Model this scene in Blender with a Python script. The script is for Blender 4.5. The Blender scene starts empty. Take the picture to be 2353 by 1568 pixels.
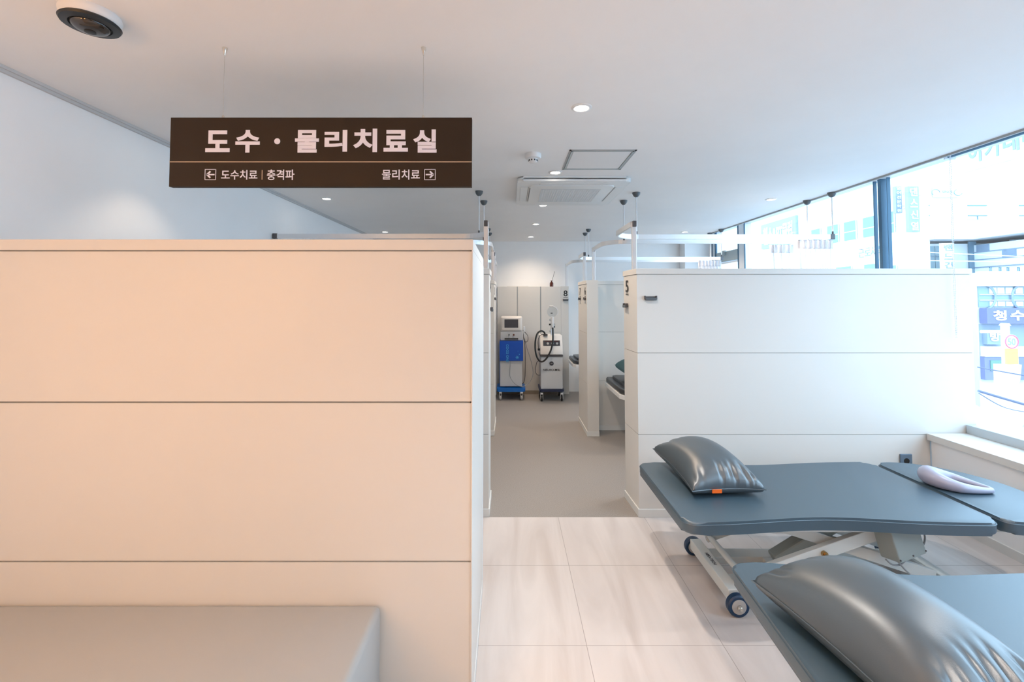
import bpy, bmesh, math, random
from mathutils import Vector, Matrix
random.seed(7)
S = bpy.context.scene
COL = S.collection
PI = math.pi

# ------------------------------------------------------------------ camera
cd = bpy.data.cameras.new('camera'); cam = bpy.data.objects.new('camera', cd); COL.objects.link(cam)
cam.location = (0, 0, 1.515)
cam.rotation_euler = (PI / 2 + 0.0366, 0, 0)
cd.sensor_width = 36; cd.lens = 1040 / 2353 * 36
cd.shift_x = 4.5 / 2353; cd.shift_y = -132 / 2353
cd.clip_start = 0.05; cd.clip_end = 500
S.camera = cam
# ------------------------------------------------------------------ world, exposure
W = bpy.data.worlds.new('daylight'); S.world = W; W.use_nodes = True
bg = W.node_tree.nodes['Background']
bg.inputs[0].default_value = (0.53, 0.77, 1.0, 1); bg.inputs[1].default_value = 4.4
S.view_settings.view_transform = 'Standard'; S.view_settings.look = 'None'
S.view_settings.exposure = 0.50; S.view_settings.gamma = 1; S.view_settings.use_curve_mapping = False
# window portals (guide the daylight sampling, give off no light of their own)
def portal(y0, y1, z0, z1, x=3.36):
    l = bpy.data.lights.new('window_portal', 'AREA'); l.shape = 'RECTANGLE'; l.size = z1 - z0; l.size_y = y1 - y0
    l.cycles.is_portal = True
    o = bpy.data.objects.new('window_portal', l); COL.objects.link(o)
    o.location = (x, (y0 + y1) / 2, (z0 + z1) / 2); o.rotation_euler = (0, PI / 2, 0)
portal(-0.95, 7.5, 0.6, 2.75)

LAMP_WARM = (1.0, 0.78, 0.58)
LAMP_AMBER = (1.0, 0.55, 0.22)

# ------------------------------------------------------------------ materials
def mat(name, col, rough=0.5, metal=0.0, spec=0.5, bump=None, var=None, emit=None, alpha=None, coat=0, ior=1.5):
    m = bpy.data.materials.new(name); m.use_nodes = True
    nt = m.node_tree; p = nt.nodes['Principled BSDF']
    p.inputs['Base Color'].default_value = (*col, 1); p.inputs['Roughness'].default_value = rough
    p.inputs['Metallic'].default_value = metal; p.inputs['Specular IOR Level'].default_value = spec
    p.inputs['IOR'].default_value = ior
    if coat: p.inputs['Coat Weight'].default_value = coat
    if emit: p.inputs['Emission Color'].default_value = (*emit[0], 1); p.inputs['Emission Strength'].default_value = emit[1]
    g = nt.nodes.new('ShaderNodeTexCoord')
    if bump:
        n = nt.nodes.new('ShaderNodeTexNoise'); n.inputs['Scale'].default_value = bump[0]; n.inputs['Detail'].default_value = 3
        b = nt.nodes.new('ShaderNodeBump'); b.inputs['Strength'].default_value = bump[1]; b.inputs['Distance'].default_value = 0.002
        nt.links.new(g.outputs['Object'], n.inputs['Vector']); nt.links.new(n.outputs['Fac'], b.inputs['Height'])
        nt.links.new(b.outputs['Normal'], p.inputs['Normal'])
    v = var or (3.0, 0.03)
    n2 = nt.nodes.new('ShaderNodeTexNoise'); n2.inputs['Scale'].default_value = v[0]; n2.inputs['Detail'].default_value = 4
    r = nt.nodes.new('ShaderNodeMapRange'); r.inputs['To Min'].default_value = 1 - v[1]; r.inputs['To Max'].default_value = 1 + v[1]
    mx = nt.nodes.new('ShaderNodeVectorMath'); mx.operation = 'SCALE'; mx.inputs[0].default_value = col
    nt.links.new(g.outputs['Object'], n2.inputs['Vector']); nt.links.new(n2.outputs['Fac'], r.inputs['Value'])
    nt.links.new(r.outputs['Result'], mx.inputs['Scale']); nt.links.new(mx.outputs['Vector'], p.inputs['Base Color'])
    if alpha is not None: p.inputs['Alpha'].default_value = alpha
    return m

M = {}
M['wall'] = mat('painted_wall', (0.91, 0.91, 0.91), 0.7, bump=(300, .05))
M['ceil'] = mat('ceiling_paint', (0.90, 0.90, 0.90), 0.6, bump=(250, .05))
M['lam'] = mat('white_laminate', (0.70, 0.675, 0.635), 0.42, spec=.35, bump=(400, .04), var=(2, .015))
M['core'] = mat('groove_core', (0.30, 0.29, 0.28), 0.8)
M['skirt'] = mat('skirting_laminate', (0.74, 0.74, 0.72), 0.45)
M['frame'] = mat('white_aluminium', (0.78, 0.80, 0.82), 0.35, spec=.5)
M['ledge'] = mat('grey_blue_ledge', (0.50, 0.56, 0.60), 0.5)
M['darkframe'] = mat('dark_aluminium', (0.05, 0.13, 0.21), 0.5)  # blue lift of the window flare is put into this colour
M['greytrim'] = mat('grey_trim', (0.38, 0.40, 0.41), 0.5)
M['shadowline'] = mat('pale_grey_trim', (0.58, 0.58, 0.58), 0.6)
M['alu'] = mat('brushed_aluminium', (0.80, 0.81, 0.82), 0.30, metal=.6)
M['aludark'] = mat('dark_metal_joint', (0.10, 0.095, 0.10), 0.4, metal=.3)
M['cup'] = mat('grey_plastic_cup', (0.10, 0.115, 0.125), 0.35)
M['black'] = mat('black_plastic', (0.012, 0.012, 0.012), 0.4)
M['blacktxt'] = mat('black_vinyl', (0.010, 0.010, 0.010), 0.5)
M['leather'] = mat('grey_leatherette', (0.030, 0.066, 0.096), 0.42, spec=.5, ior=2.0, bump=(500, .12), var=(8, .06))
M['leather2'] = mat('grey_pillow_leatherette', (0.040, 0.058, 0.072), 0.38, spec=.5, ior=2.1, bump=(450, .10), var=(8, .06))
M['lilac'] = mat('lilac_leatherette', (0.36, 0.36, 0.46), 0.34, spec=.8, bump=(400, .08))
M['green'] = mat('green_pillow_cloth', (0.025, 0.09, 0.10), 0.6, bump=(200, .2))
M['padleather'] = mat('black_leatherette', (0.018, 0.020, 0.026), 0.32, spec=.6, bump=(500, .1))
M['benchl'] = mat('taupe_bench_leatherette', (0.42, 0.42, 0.41), 0.55, spec=.4, bump=(500, .1))
M['steel'] = mat('cream_painted_steel', (0.66, 0.69, 0.68), 0.38)
M['box'] = mat('grey_plastic_box', (0.30, 0.34, 0.33), 0.5)
M['chrome'] = mat('chrome', (0.75, 0.72, 0.66), 0.18, metal=1)
M['brass'] = mat('brass_bolt', (0.42, 0.27, 0.12), 0.25, metal=1)
M['navy'] = mat('navy_rubber', (0.006, 0.035, 0.095), 0.4)
M['hub'] = mat('grey_wheel_hub', (0.42, 0.42, 0.42), 0.4)
M['orange'] = mat('orange_cloth', (0.95, 0.16, 0.01), 0.7)
M['sign'] = mat('dark_brown_sign', (0.026, 0.016, 0.009), 0.5, spec=.25, var=(4, .1))
M['signtxt'] = mat('pinkish_white_vinyl', (0.76, 0.76, 0.88), 0.5)
M['signline'] = mat('tan_line', (0.55, 0.42, 0.30), 0.5)
M['wire'] = mat('thin_wire', (0.45, 0.43, 0.40), 0.4, metal=.6)
M['white'] = mat('white_plastic', (0.80, 0.80, 0.80), 0.35)
M['vent'] = mat('vent_grille_grey', (0.42, 0.48, 0.49), 0.5)
M['glow'] = mat('lamp_lens', (1, .95, .85), 0.4, emit=((1.0, 0.90, 0.78), 14))
M['screen'] = mat('machine_screen', (0.055, 0.055, 0.065), 0.2)
M['blue'] = mat('blue_machine_panel', (0.0, 0.08, 0.50), 0.35)
M['bluebase'] = mat('blue_machine_base', (0.0, 0.13, 0.50), 0.35)
M['paleblue'] = mat('pale_blue_print', (0.08, 0.42, 0.80), 0.5)
M['warmwhite'] = mat('warm_white_machine', (0.80, 0.76, 0.72), 0.3)
M['mgrey'] = mat('pale_grey_machine', (0.58, 0.60, 0.62), 0.35)
M['dnavy'] = mat('dark_navy_base', (0.012, 0.02, 0.06), 0.4)
M['grhose'] = mat('grey_hose', (0.30, 0.32, 0.34), 0.4)
M['brown'] = mat('brown_glass', (0.10, 0.022, 0.012), 0.15)
M['litstrip'] = mat('lit_strip_white', (0.82, 0.80, 0.76), 0.8)
M['outlet'] = mat('blue_grey_outlet', (0.13, 0.19, 0.26), 0.35)
M['label'] = mat('dark_label_print', (0.05, 0.05, 0.07), 0.6)
M['tan'] = mat('tan_cove_skirting', (0.30, 0.25, 0.20), 0.6)
M['acback'] = mat('grille_shadow_grey', (0.24, 0.29, 0.30), 0.6)
M['acvent'] = mat('white_ac_plastic', (0.78, 0.80, 0.80), 0.4)

def glass(name, tint, gloss=0.06, rough=0.0):
    m = bpy.data.materials.new(name); m.use_nodes = True; nt = m.node_tree
    for n in list(nt.nodes): nt.nodes.remove(n)
    out = nt.nodes.new('ShaderNodeOutputMaterial'); mx = nt.nodes.new('ShaderNodeMixShader')
    t = nt.nodes.new('ShaderNodeBsdfTransparent'); t.inputs[0].default_value = (*tint, 1)
    g = nt.nodes.new('ShaderNodeBsdfGlossy'); g.inputs['Roughness'].default_value = rough
    mx.inputs[0].default_value = gloss
    nt.links.new(t.outputs[0], mx.inputs[1]); nt.links.new(g.outputs[0], mx.inputs[2]); nt.links.new(mx.outputs[0], out.inputs[0])
    return m
M['glass'] = glass('window_glass', (0.97, 0.985, 0.99), 0.05)
M['clear'] = glass('clear_plastic', (0.90, 0.93, 0.95), 0.12, 0.1)

def sheer(nm, tr):
    m = bpy.data.materials.new(nm); m.use_nodes = True; nt = m.node_tree
    for n in list(nt.nodes): nt.nodes.remove(n)
    out = nt.nodes.new('ShaderNodeOutputMaterial'); mx = nt.nodes.new('ShaderNodeMixShader'); m2 = nt.nodes.new('ShaderNodeMixShader')
    d = nt.nodes.new('ShaderNodeBsdfDiffuse'); d.inputs[0].default_value = (.92, .92, .94, 1)
    tl = nt.nodes.new('ShaderNodeBsdfTranslucent'); tl.inputs[0].default_value = (.92, .92, .94, 1)
    t = nt.nodes.new('ShaderNodeBsdfTransparent')
    mx.inputs[0].default_value = .5; m2.inputs[0].default_value = tr
    nt.links.new(d.outputs[0], mx.inputs[1]); nt.links.new(tl.outputs[0], mx.inputs[2])
    nt.links.new(mx.outputs[0], m2.inputs[1]); nt.links.new(t.outputs[0], m2.inputs[2]); nt.links.new(m2.outputs[0], out.inputs[0])
    return m
M['sheer'] = sheer('sheer_curtain', .35); M['header'] = sheer('curtain_header', .25)

def floor_tile():
    m = bpy.data.materials.new('marble_tile'); m.use_nodes = True; nt = m.node_tree; p = nt.nodes['Principled BSDF']
    N = nt.nodes.new; L = nt.links.new
    g = N('ShaderNodeNewGeometry'); sx = N('ShaderNodeSeparateXYZ'); L(g.outputs['Position'], sx.inputs[0])
    def line(sock, off, wd):
        a = N('ShaderNodeMath'); a.operation = 'SUBTRACT'; a.inputs[1].default_value = off; L(sock, a.inputs[0])
        b = N('ShaderNodeMath'); b.operation = 'DIVIDE'; b.inputs[1].default_value = .6; L(a.outputs[0], b.inputs[0])
        c = N('ShaderNodeMath'); c.operation = 'ROUND'; L(b.outputs[0], c.inputs[0])
        d = N('ShaderNodeMath'); d.operation = 'SUBTRACT'; L(b.outputs[0], d.inputs[0]); L(c.outputs[0], d.inputs[1])
        e = N('ShaderNodeMath'); e.operation = 'ABSOLUTE'; L(d.outputs[0], e.inputs[0])
        f = N('ShaderNodeMath'); f.operation = 'LESS_THAN'; f.inputs[1].default_value = wd / .6; L(e.outputs[0], f.inputs[0])
        return f, c
    fx, cx = line(sx.outputs['X'], .336, .0013); fy, cy = line(sx.outputs['Y'], 2.642, .0013)
    mxx = N('ShaderNodeMath'); mxx.operation = 'MAXIMUM'; L(fx.outputs[0], mxx.inputs[0]); L(fy.outputs[0], mxx.inputs[1])
    # veins: noise stretched along a diagonal
    mp = N('ShaderNodeMapping'); mp.inputs['Rotation'].default_value = (0, 0, math.radians(-38)); mp.inputs['Scale'].default_value = (7.0, 1.1, 1)
    L(g.outputs['Position'], mp.inputs['Vector'])
    n = N('ShaderNodeTexNoise'); n.inputs['Scale'].default_value = 1.0; n.inputs['Detail'].default_value = 6; n.inputs['Distortion'].default_value = .8
    L(mp.outputs[0], n.inputs['Vector'])
    cr = N('ShaderNodeValToRGB'); e = cr.color_ramp.elements
    e[0].position = .30; e[0].color = (.56, .50, .47, 1); e[1].position = .70; e[1].color = (.70, .645, .62, 1)
    k = e.new(.5); k.color = (.63, .575, .55, 1)
    L(n.outputs['Fac'], cr.inputs[0])
    mix = N('ShaderNodeMix'); mix.data_type = 'RGBA'; L(mxx.outputs[0], mix.inputs['Factor'])
    L(cr.outputs[0], mix.inputs[6]); mix.inputs[7].default_value = (.33, .29, .27, 1)
    L(mix.outputs[2], p.inputs['Base Color'])
    p.inputs['Roughness'].default_value = .32; p.inputs['Specular IOR Level'].default_value = .4
    return m
M['tile'] = floor_tile()

def vinyl():
    m = bpy.data.materials.new('grey_vinyl'); m.use_nodes = True; nt = m.node_tree; p = nt.nodes['Principled BSDF']
    N = nt.nodes.new; L = nt.links.new
    g = N('ShaderNodeNewGeometry')
    n = N('ShaderNodeTexNoise'); n.inputs['Scale'].default_value = 160; n.inputs['Detail'].default_value = 2; L(g.outputs['Position'], n.inputs['Vector'])
    cr = N('ShaderNodeValToRGB'); e = cr.color_ramp.elements
    e[0].position = .35; e[0].color = (.26, .235, .215, 1); e[1].position = .65; e[1].color = (.34, .31, .285, 1)
    L(n.outputs['Fac'], cr.inputs[0]); L(cr.outputs[0], p.inputs['Base Color']); p.inputs['Roughness'].default_value = .45
    return m
M['vinyl'] = vinyl()

# ------------------------------------------------------------------ mesh helpers
class MB:
    def __init__(s): s.bm = bmesh.new()
    def box(s, x0, x1, y0, y1, z0, z1, bev=0, seg=2, mtx=None):
        r = bmesh.ops.create_cube(s.bm, size=1)
        vs = r['verts']
        for v in vs:
            v.co = Vector(((x0 + x1) / 2 + v.co.x * (x1 - x0), (y0 + y1) / 2 + v.co.y * (y1 - y0), (z0 + z1) / 2 + v.co.z * (z1 - z0)))
        if bev:
            es = list({e for v in vs for e in v.link_edges})
            q = bmesh.ops.bevel(s.bm, geom=es, offset=bev, segments=seg, profile=.5, affect='EDGES')
            vs = list({v for f in q['faces'] for v in f.verts} | {v for v in vs if v.is_valid})
        if mtx is not None:
            for v in vs: v.co = mtx @ v.co
        return s
    def bar(s, a, b, w, h, bev=0):
        a, b = Vector(a), Vector(b); d = b - a; L = d.length
        q = d.to_track_quat('X', 'Z').to_matrix().to_4x4(); q.translation = a
        return s.box(0, L, -w / 2, w / 2, -h / 2, h / 2, bev, 2, q)
    def prism(s, pts, z0, z1, bev=0, seg=3):
        lo = [s.bm.verts.new((x, y, z0)) for x, y in pts]; hi = [s.bm.verts.new((x, y, z1)) for x, y in pts]
        n = len(pts); caps = [s.bm.faces.new(hi), s.bm.faces.new(lo[::-1])]
        for i in range(n): s.bm.faces.new((lo[i], lo[(i + 1) % n], hi[(i + 1) % n], hi[i]))
        if bev:
            es = list({e for f in caps for e in f.edges})
            bmesh.ops.bevel(s.bm, geom=es, offset=bev, segments=seg, profile=.5, affect='EDGES')
        return s
    def tube(s, path, r, n=10, closed=False, caps=True, sq=None):
        P = [Vector(p) for p in path]; rings = []; N = len(P)
        up = None
        for i, p in enumerate(P):
            a = P[(i - 1) % N] if (closed or i > 0) else P[i]; b = P[(i + 1) % N] if (closed or i < N - 1) else P[i]
            t = (b - a).normalized()
            if up is None:
                up = Vector((0, 0, 1)) if abs(t.z) < .9 else Vector((0, 1, 0))
            sd = t.cross(up).normalized(); u2 = sd.cross(t).normalized(); up = u2
            rr = r[i] if isinstance(r, (list, tuple)) else r
            if sq:
                ring = [s.bm.verts.new(p + sd * (sq[0] / 2 * cx) + u2 * (sq[1] / 2 * cz)) for cx, cz in ((-1, -1), (1, -1), (1, 1), (-1, 1))]
            else:
                ring = [s.bm.verts.new(p + sd * math.cos(2 * PI * k / n) * rr + u2 * math.sin(2 * PI * k / n) * rr) for k in range(n)]
            rings.append(ring)
        m = len(rings[0])
        for i in range(N if closed else N - 1):
            A, B = rings[i], rings[(i + 1) % N]
            for k in range(m): s.bm.faces.new((A[k], A[(k + 1) % m], B[(k + 1) % m], B[k]))
        if caps and not closed:
            s.bm.faces.new(rings[0][::-1]); s.bm.faces.new(rings[-1])
        return s
    def lathe(s, prof, c=(0, 0, 0), n=24, axis='Z'):
        rings = []
        for r, h in prof:
            ring = []
            for k in range(n):
                a = 2 * PI * k / n; u, v = r * math.cos(a), r * math.sin(a)
                q = {'Z': (u, v, h), 'Y': (u, h, v), 'X': (h, u, v)}[axis]
                ring.append(s.bm.verts.new((c[0] + q[0], c[1] + q[1], c[2] + q[2])))
            rings.append(ring)
        for A, B in zip(rings, rings[1:]):
            for k in range(n): s.bm.faces.new((A[k], A[(k + 1) % n], B[(k + 1) % n], B[k]))
        s.bm.faces.new(rings[0][::-1]); s.bm.faces.new(rings[-1])
        return s
    def build(s, name, m, parent=None, smooth=False):
        bmesh.ops.recalc_face_normals(s.bm, faces=s.bm.faces)
        me = bpy.data.meshes.new(name); s.bm.to_mesh(me); s.bm.free()
        me.materials.append(M[m] if isinstance(m, str) else m)
        if smooth:
            for p in me.polygons: p.use_smooth = True
            try: me.set_sharp_from_angle(angle=math.radians(38))
            except Exception: pass
        o = bpy.data.objects.new(name, me); COL.objects.link(o)
        if parent is not None: o.parent = parent
        return o

def tag(o, label=None, cat=None, group=None, kind=None):
    if label: o['label'] = label
    if cat: o['category'] = cat
    if group: o['group'] = group
    if kind: o['kind'] = kind
    return o
def thing(name, label, cat, loc=(0, 0, 0), rz=0, group=None):
    o = bpy.data.objects.new(name, None); COL.objects.link(o); o.empty_display_size = .05
    o.location = loc; o.rotation_euler = (0, 0, rz)
    return tag(o, label, cat, group)
def copy_tree(o, parent=None):
    c = o.copy(); COL.objects.link(c)
    c.parent = parent
    for ch in list(o.children): copy_tree(ch, c)
    return c
def text(s_, size, mtx, m, parent, name='lettering', ext=.0006, off=0.0, align='LEFT', sx=1.0, space=1.0):
    cu = bpy.data.curves.new(name, 'FONT'); cu.body = s_; cu.size = size; cu.extrude = ext; cu.offset = off
    cu.align_x = align; cu.space_character = space; cu.resolution_u = 5
    t = bpy.data.objects.new('tmp', cu); COL.objects.link(t)
    dg = bpy.context.evaluated_depsgraph_get(); me = bpy.data.meshes.new_from_object(t.evaluated_get(dg))
    bpy.data.objects.remove(t); me.name = name; me.materials.clear(); me.materials.append(M[m])
    me.transform(Matrix.Diagonal((sx, 1, 1, 1))); me.transform(mtx)
    o = bpy.data.objects.new(name, me); COL.objects.link(o)
    if parent is not None: o.parent = parent
    return o
def fit_text(s_, x0, x1, z0, z1, y, m, parent, name='lettering', off=0.0, ext=.0006, base=1.0, face='S'):
    """text stretched to fill a rectangle on a wall plane; face S looks to -Y, W looks to -X"""
    o = text(s_, base, Matrix.Identity(4), m, parent, name, ext, off)
    me = o.data; xs = [v.co.x for v in me.vertices]; ys = [v.co.y for v in me.vertices]; zs = [v.co.z for v in me.vertices]
    if not xs: return o
    ax, bx, ay, by = min(xs), max(xs), min(ys), max(ys)
    for v in me.vertices:
        u = x0 + (v.co.x - ax) / (bx - ax) * (x1 - x0); w = z0 + (v.co.y - ay) / (by - ay) * (z1 - z0); d = v.co.z
        v.co = (u, y - d - ext, w) if face == 'S' else (y - d - ext, u, w)
    return o
def offset_poly(pts, d):
    n = len(pts); out = []
    A = sum(pts[i][0] * pts[(i + 1) % n][1] - pts[(i + 1) % n][0] * pts[i][1] for i in range(n))
    sgn = 1 if A > 0 else -1
    for i in range(n):
        p0, p1, p2 = Vector(pts[i - 1]), Vector(pts[i]), Vector(pts[(i + 1) % n])
        a = (p1 - p0).normalized(); b = (p2 - p1).normalized()
        na = Vector((a.y, -a.x)) * sgn; nb = Vector((b.y, -b.x)) * sgn
        k = d / (1 + na.dot(nb)); q = p1 + (na + nb) * k
        out.append((q.x, q.y))
    return out
def ccw(pts):
    n = len(pts); A = sum(pts[i][0] * pts[(i + 1) % n][1] - pts[(i + 1) % n][0] * pts[i][1] for i in range(n))
    return pts if A > 0 else pts[::-1]
def rounded(pts, rads, seg=8):
    out = []; n = len(pts)
    for i in range(n):
        p0, p1, p2 = Vector(pts[i - 1]), Vector(pts[i]), Vector(pts[(i + 1) % n]); r = rads[i] if isinstance(rads, (list, tuple)) else rads
        if r <= 0: out.append(tuple(p1)); continue
        a = (p0 - p1).normalized(); b = (p2 - p1).normalized()
        A = p1 + a * r; B = p1 + b * r
        for k in range(seg + 1):
            t = k / seg; q = A * (1 - t) ** 2 + p1 * 2 * t * (1 - t) + B * t ** 2; out.append((q.x, q.y))
    return out
def smoothpath(P, n=8):
    P = [Vector(p) for p in P]; out = []
    for i in range(len(P) - 1):
        a = P[max(i - 1, 0)]; b = P[i]; c = P[i + 1]; d = P[min(i + 2, len(P) - 1)]
        for k in range(n):
            t = k / n
            out.append(.5 * ((2 * b) + (c - a) * t + (2 * a - 5 * b + 4 * c - d) * t * t + (3 * b - a - 3 * c + d) * t ** 3))
    out.append(P[-1]); return out
def struct(o): o['kind'] = 'structure'; return o

# ------------------------------------------------------------------ room shell
XL, XG, YB, YF, HC = -2.14, 3.30, 7.56, -4.0, 2.50
struct(MB().box(XL - .1, 3.5, YF, 3.218, -.1, 0).build('floor', 'tile'))
struct(MB().box(XL - .1, 3.5, 3.218, YB + .1, -.1, 0).build('floor', 'vinyl'))
struct(MB().box(XL - .1, 2.955, YF, YB + .1, HC, HC + .32).build('ceiling', 'ceil'))
struct(MB().box(2.955, 3.5, YF, YB + .1, 2.76, 2.82).build('ceiling', 'ceil'))
struct(MB().box(XL - .12, XL, YF, YB + .1, 0, HC + .3).build('wall_left', 'wall'))
struct(MB().box(XL, 3.5, YB, YB + .12, 0, HC + .3).build('wall_back', 'wall'))
struct(MB().box(XL, 3.5, YF - .1, YF, 0, HC + .3).build('wall_front', 'wall'))
# wall below the windows, window bench and raised window ledge (cut where the partition stands)
struct(MB().box(2.955, 3.5, YF, 3.214, 0, .535).build('wall_right', 'wall'))
struct(MB().box(2.955, 3.5, 3.304, YB, 0, .535).build('wall_right', 'wall'))
struct(MB().box(2.925, 3.40, -.915, 3.214, .535, .580, .002).build('trim_1', 'lam'))
struct(MB().box(2.925, 3.40, 3.304, YB, .535, .580, .002).build('trim_2', 'lam'))
struct(MB().box(3.205, 3.36, -.915, 3.214, .580, .640, .002).build('trim_3', 'ledge'))
struct(MB().box(3.205, 3.36, 3.304, 7.30, .580, .640, .002).build('trim_4', 'ledge'))
struct(MB().box(3.26, 3.36, -.915, YB, 2.585, 2.76).build('trim_5', 'frame'))
struct(MB().box(2.945, 2.960, YF, YB, 2.486, 2.502).build('trim_6', 'greytrim'))
struct(MB().box(XL, XL + .014, YF, YB, 2.472, 2.486).box(XL, XL + .022, YF, YB, 2.486, 2.50).build('trim_7', 'shadowline'))
struct(MB().box(2.84, 3.36, 7.33, YB, 0, HC + .26).build('wall_right', 'wall'))      # white corner pier
struct(MB().box(2.945, 2.955, YF, 3.21, 0, .055).build('baseboard_right', 'skirt'))
struct(MB().box(XL, XL + .012, YF, 1.66, 0, .055).build('baseboard_left', 'skirt'))

def window(name, y0, y1, z0, z1, dark0=False, pale1=False):
    o = bpy.data.objects.new(name, None); COL.objects.link(o); struct(o)
    MB().box(XG - .004, XG + .004, y0, y1, z0, z1).build('pane', 'glass', o)
    return o
w1 = window('window_1', -0.88, 3.96, .64, 2.585)
MB().box(XG - .035, XG + .02, 3.955, 3.99, .64, 2.585, .003).build('mullion', 'darkframe', w1)
MB().box(XG - .02, XG + .01, 4.05, 4.058, .64, 2.585).box(XG - .02, XG + .01, 3.905, 3.910, .64, 2.585).build('frame_seal', 'darkframe', w1)
MB().box(XG - .07, XG + .05, -.92, -.88, .64, 2.585, .003).build('mullion', 'frame', w1)
struct(MB().box(2.955, 3.5, YF, -.92, .535, 2.76).build('wall_right', 'wall'))
w2 = window('window_2', 4.0, 6.25, .64, 2.585)
MB().box(XG - .055, XG + .05, 6.25, 6.40, .64, 2.585, .003).build('mullion', 'frame', w2)
MB().box(XG - .058, XG - .045, 6.238, 6.25, .64, 2.585).box(XG - .058, XG - .045, 6.40, 6.43, .64, 2.585).build('frame_edge', 'darkframe', w2)
w3 = window('window_3', 6.40, 7.33, .64, 2.585)
MB().box(XG - .055, XG + .04, 7.14, 7.33, .64, 2.585, .003).build('mullion', 'frame', w3)
MB().box(XG - .06, XG - .04, 7.10, 7.14, .64, 2.585).box(XG - .06, XG - .05, 7.22, 7.24, .64, 2.585).build('frame_edge', 'darkframe', w3)
tr = MB().box(XG - .055, XG + .04, 6.43, 7.10, 2.10, 2.25, .004).build('transom', 'vent', w3)
MB().box(XG - .085, XG - .055, 6.76, 6.86, 2.235, 2.262, .004).box(XG - .09, XG - .055, 6.79, 6.82, 2.19, 2.24, .004).build('handle', 'vent', tr)
MB().box(XG - .055, XG - .02, 6.43, 7.10, 2.065, 2.085).build('lower_rail', 'frame', w3)

# ------------------------------------------------------------------ partitions
PH = 1.74
def partition(name, label, outline, low=None, group=None, loc=(0, 0, 0), cat='partition', g=.0015):
    t = thing(name, label, cat, loc, 0, group)
    outline = ccw(outline); low = ccw(low) if low else outline
    b = MB()
    b.prism(low, .055, .570 - g); b.prism(outline, .570 + g, 1.141 - g); b.prism(outline, 1.141 + g, 1.700 - g * 1.5)
    b.build('panel', 'lam', t)
    c = MB(); c.prism(offset_poly(low, -.006), .001, .58); c.prism(offset_poly(outline, -.006), .575, 1.70); c.build('panel_core', 'core', t)
    MB().prism(offset_poly(outline, .005), 1.700, PH, .0015, 1).build('cap', 'lam', t)
    MB().prism(offset_poly(low, .007), 0.0, .055, .0015, 1).build('skirting', 'skirt', t)
    return t
# left enclosure beside the viewer
tL = partition('partition', 'large warm-lit cream partition with two long grooves filling the left foreground',
   [(-2.13, 1.672), (-.142, 1.672), (-.150, 2.445), (-.26, 2.445), (-.26, 1.76), (-2.13, 1.76)], g=.003)
MB().prism(ccw([(-.1415, 1.668), (-.1375, 1.668), (-.1455, 2.45), (-.1495, 2.45)]), .0, 1.70).build('end_panel', 'lam', tL)
MB().box(-.1495, -.1435, 2.415, 2.452, .055, 1.70, .001).build('edge_strip', 'frame', tL)
t4 = partition('partition', 'narrow edge of the white partition just behind the cream foreground partition',
   [(-2.13, 3.225), (-.150, 3.225), (-.150, 3.53), (-.27, 3.53), (-.27, 3.31), (-2.13, 3.31)])
t3 = partition('partition', 'second white partition edge on the left side of the corridor, nearer the blue machine',
   [(-.30, 5.12), (-.181, 5.12), (-.181, 5.73), (-.30, 5.73), (-.30, 5.47), (-2.13, 5.47), (-2.13, 5.38), (-.30, 5.38)])
t5 = partition('partition', 'wide white partition marked 5 behind the treatment tables, reaching the window',
   [(.903, 3.222), (3.285, 3.222), (3.285, 3.30), (1.03, 3.30), (1.03, 3.53), (.887, 3.53)],
   low=[(.903, 3.222), (2.953, 3.222), (2.953, 3.30), (1.03, 3.30), (1.03, 3.53), (.887, 3.53)])
t6 = partition('partition', 'white partition marked 7 and 6 on the right of the corridor',
   [(.864, 5.10), (.988, 5.10), (.988, 5.34), (3.285, 5.34), (3.285, 5.42), (.988, 5.42), (.988, 5.735), (.866, 5.735)],
   low=[(.864, 5.10), (.988, 5.10), (.988, 5.34), (2.90, 5.34), (2.90, 5.42), (.988, 5.42), (.988, 5.735), (.866, 5.735)])
t8 = partition('partition', 'narrow white partition marked 8 at the end of the corridor, right of the tall panels',
   [(.832, 7.362), (.948, 7.362), (.948, 7.55), (.832, 7.55)])
# plain covers on the front of pier 7/6 and pier 8, which show no grooves
MB().box(.864, .992, 5.094, 5.10, .0, 1.74).build('end_panel', 'lam', t6)
MB().box(.828, .95, 7.354, 7.362, .0, 1.74).build('end_panel', 'lam', t8)
# numbers
def side_number(s, ya, yb, z0, z1, x, parent):
    # faces -X: reading direction runs from far (large Y) to near (small Y)
    fit_text(s, yb, ya, z0, z1, x, 'blacktxt', parent, 'number', off=.012, ext=.0008, face='W')
side_number('5', 3.405, 3.475, 1.575, 1.665, .8885, t5)
MB().box(.8875, .8895, 3.405, 3.475, 1.557, 1.564).build('underline', 'blacktxt', t5)
for s, y in (('6', 5.17), ('7', 5.55)):
    side_number(s, y, y + .07, 1.575, 1.665, .8635, t6)
    MB().box(.862, .8645, y, y + .07, 1.555, 1.562).build('underline', 'blacktxt', t6)
fit_text('8', .869, .934, 1.578, 1.672, 7.353, 'blacktxt', t8, 'number', off=.012)
MB().box(.866, .937, 7.351, 7.354, 1.556, 1.562).build('underline', 'blacktxt', t8)
for ti, x, y, s in ((t4, -.1495, 3.40, '4'), (t3, -.1805, 5.19, '3')):
    o = fit_text(s, y, y + .07, 1.575, 1.665, x, 'blacktxt', ti, 'number', off=.012, face='W')
    for v in o.data.vertices: v.co.x = 2 * x - v.co.x + .001
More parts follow.
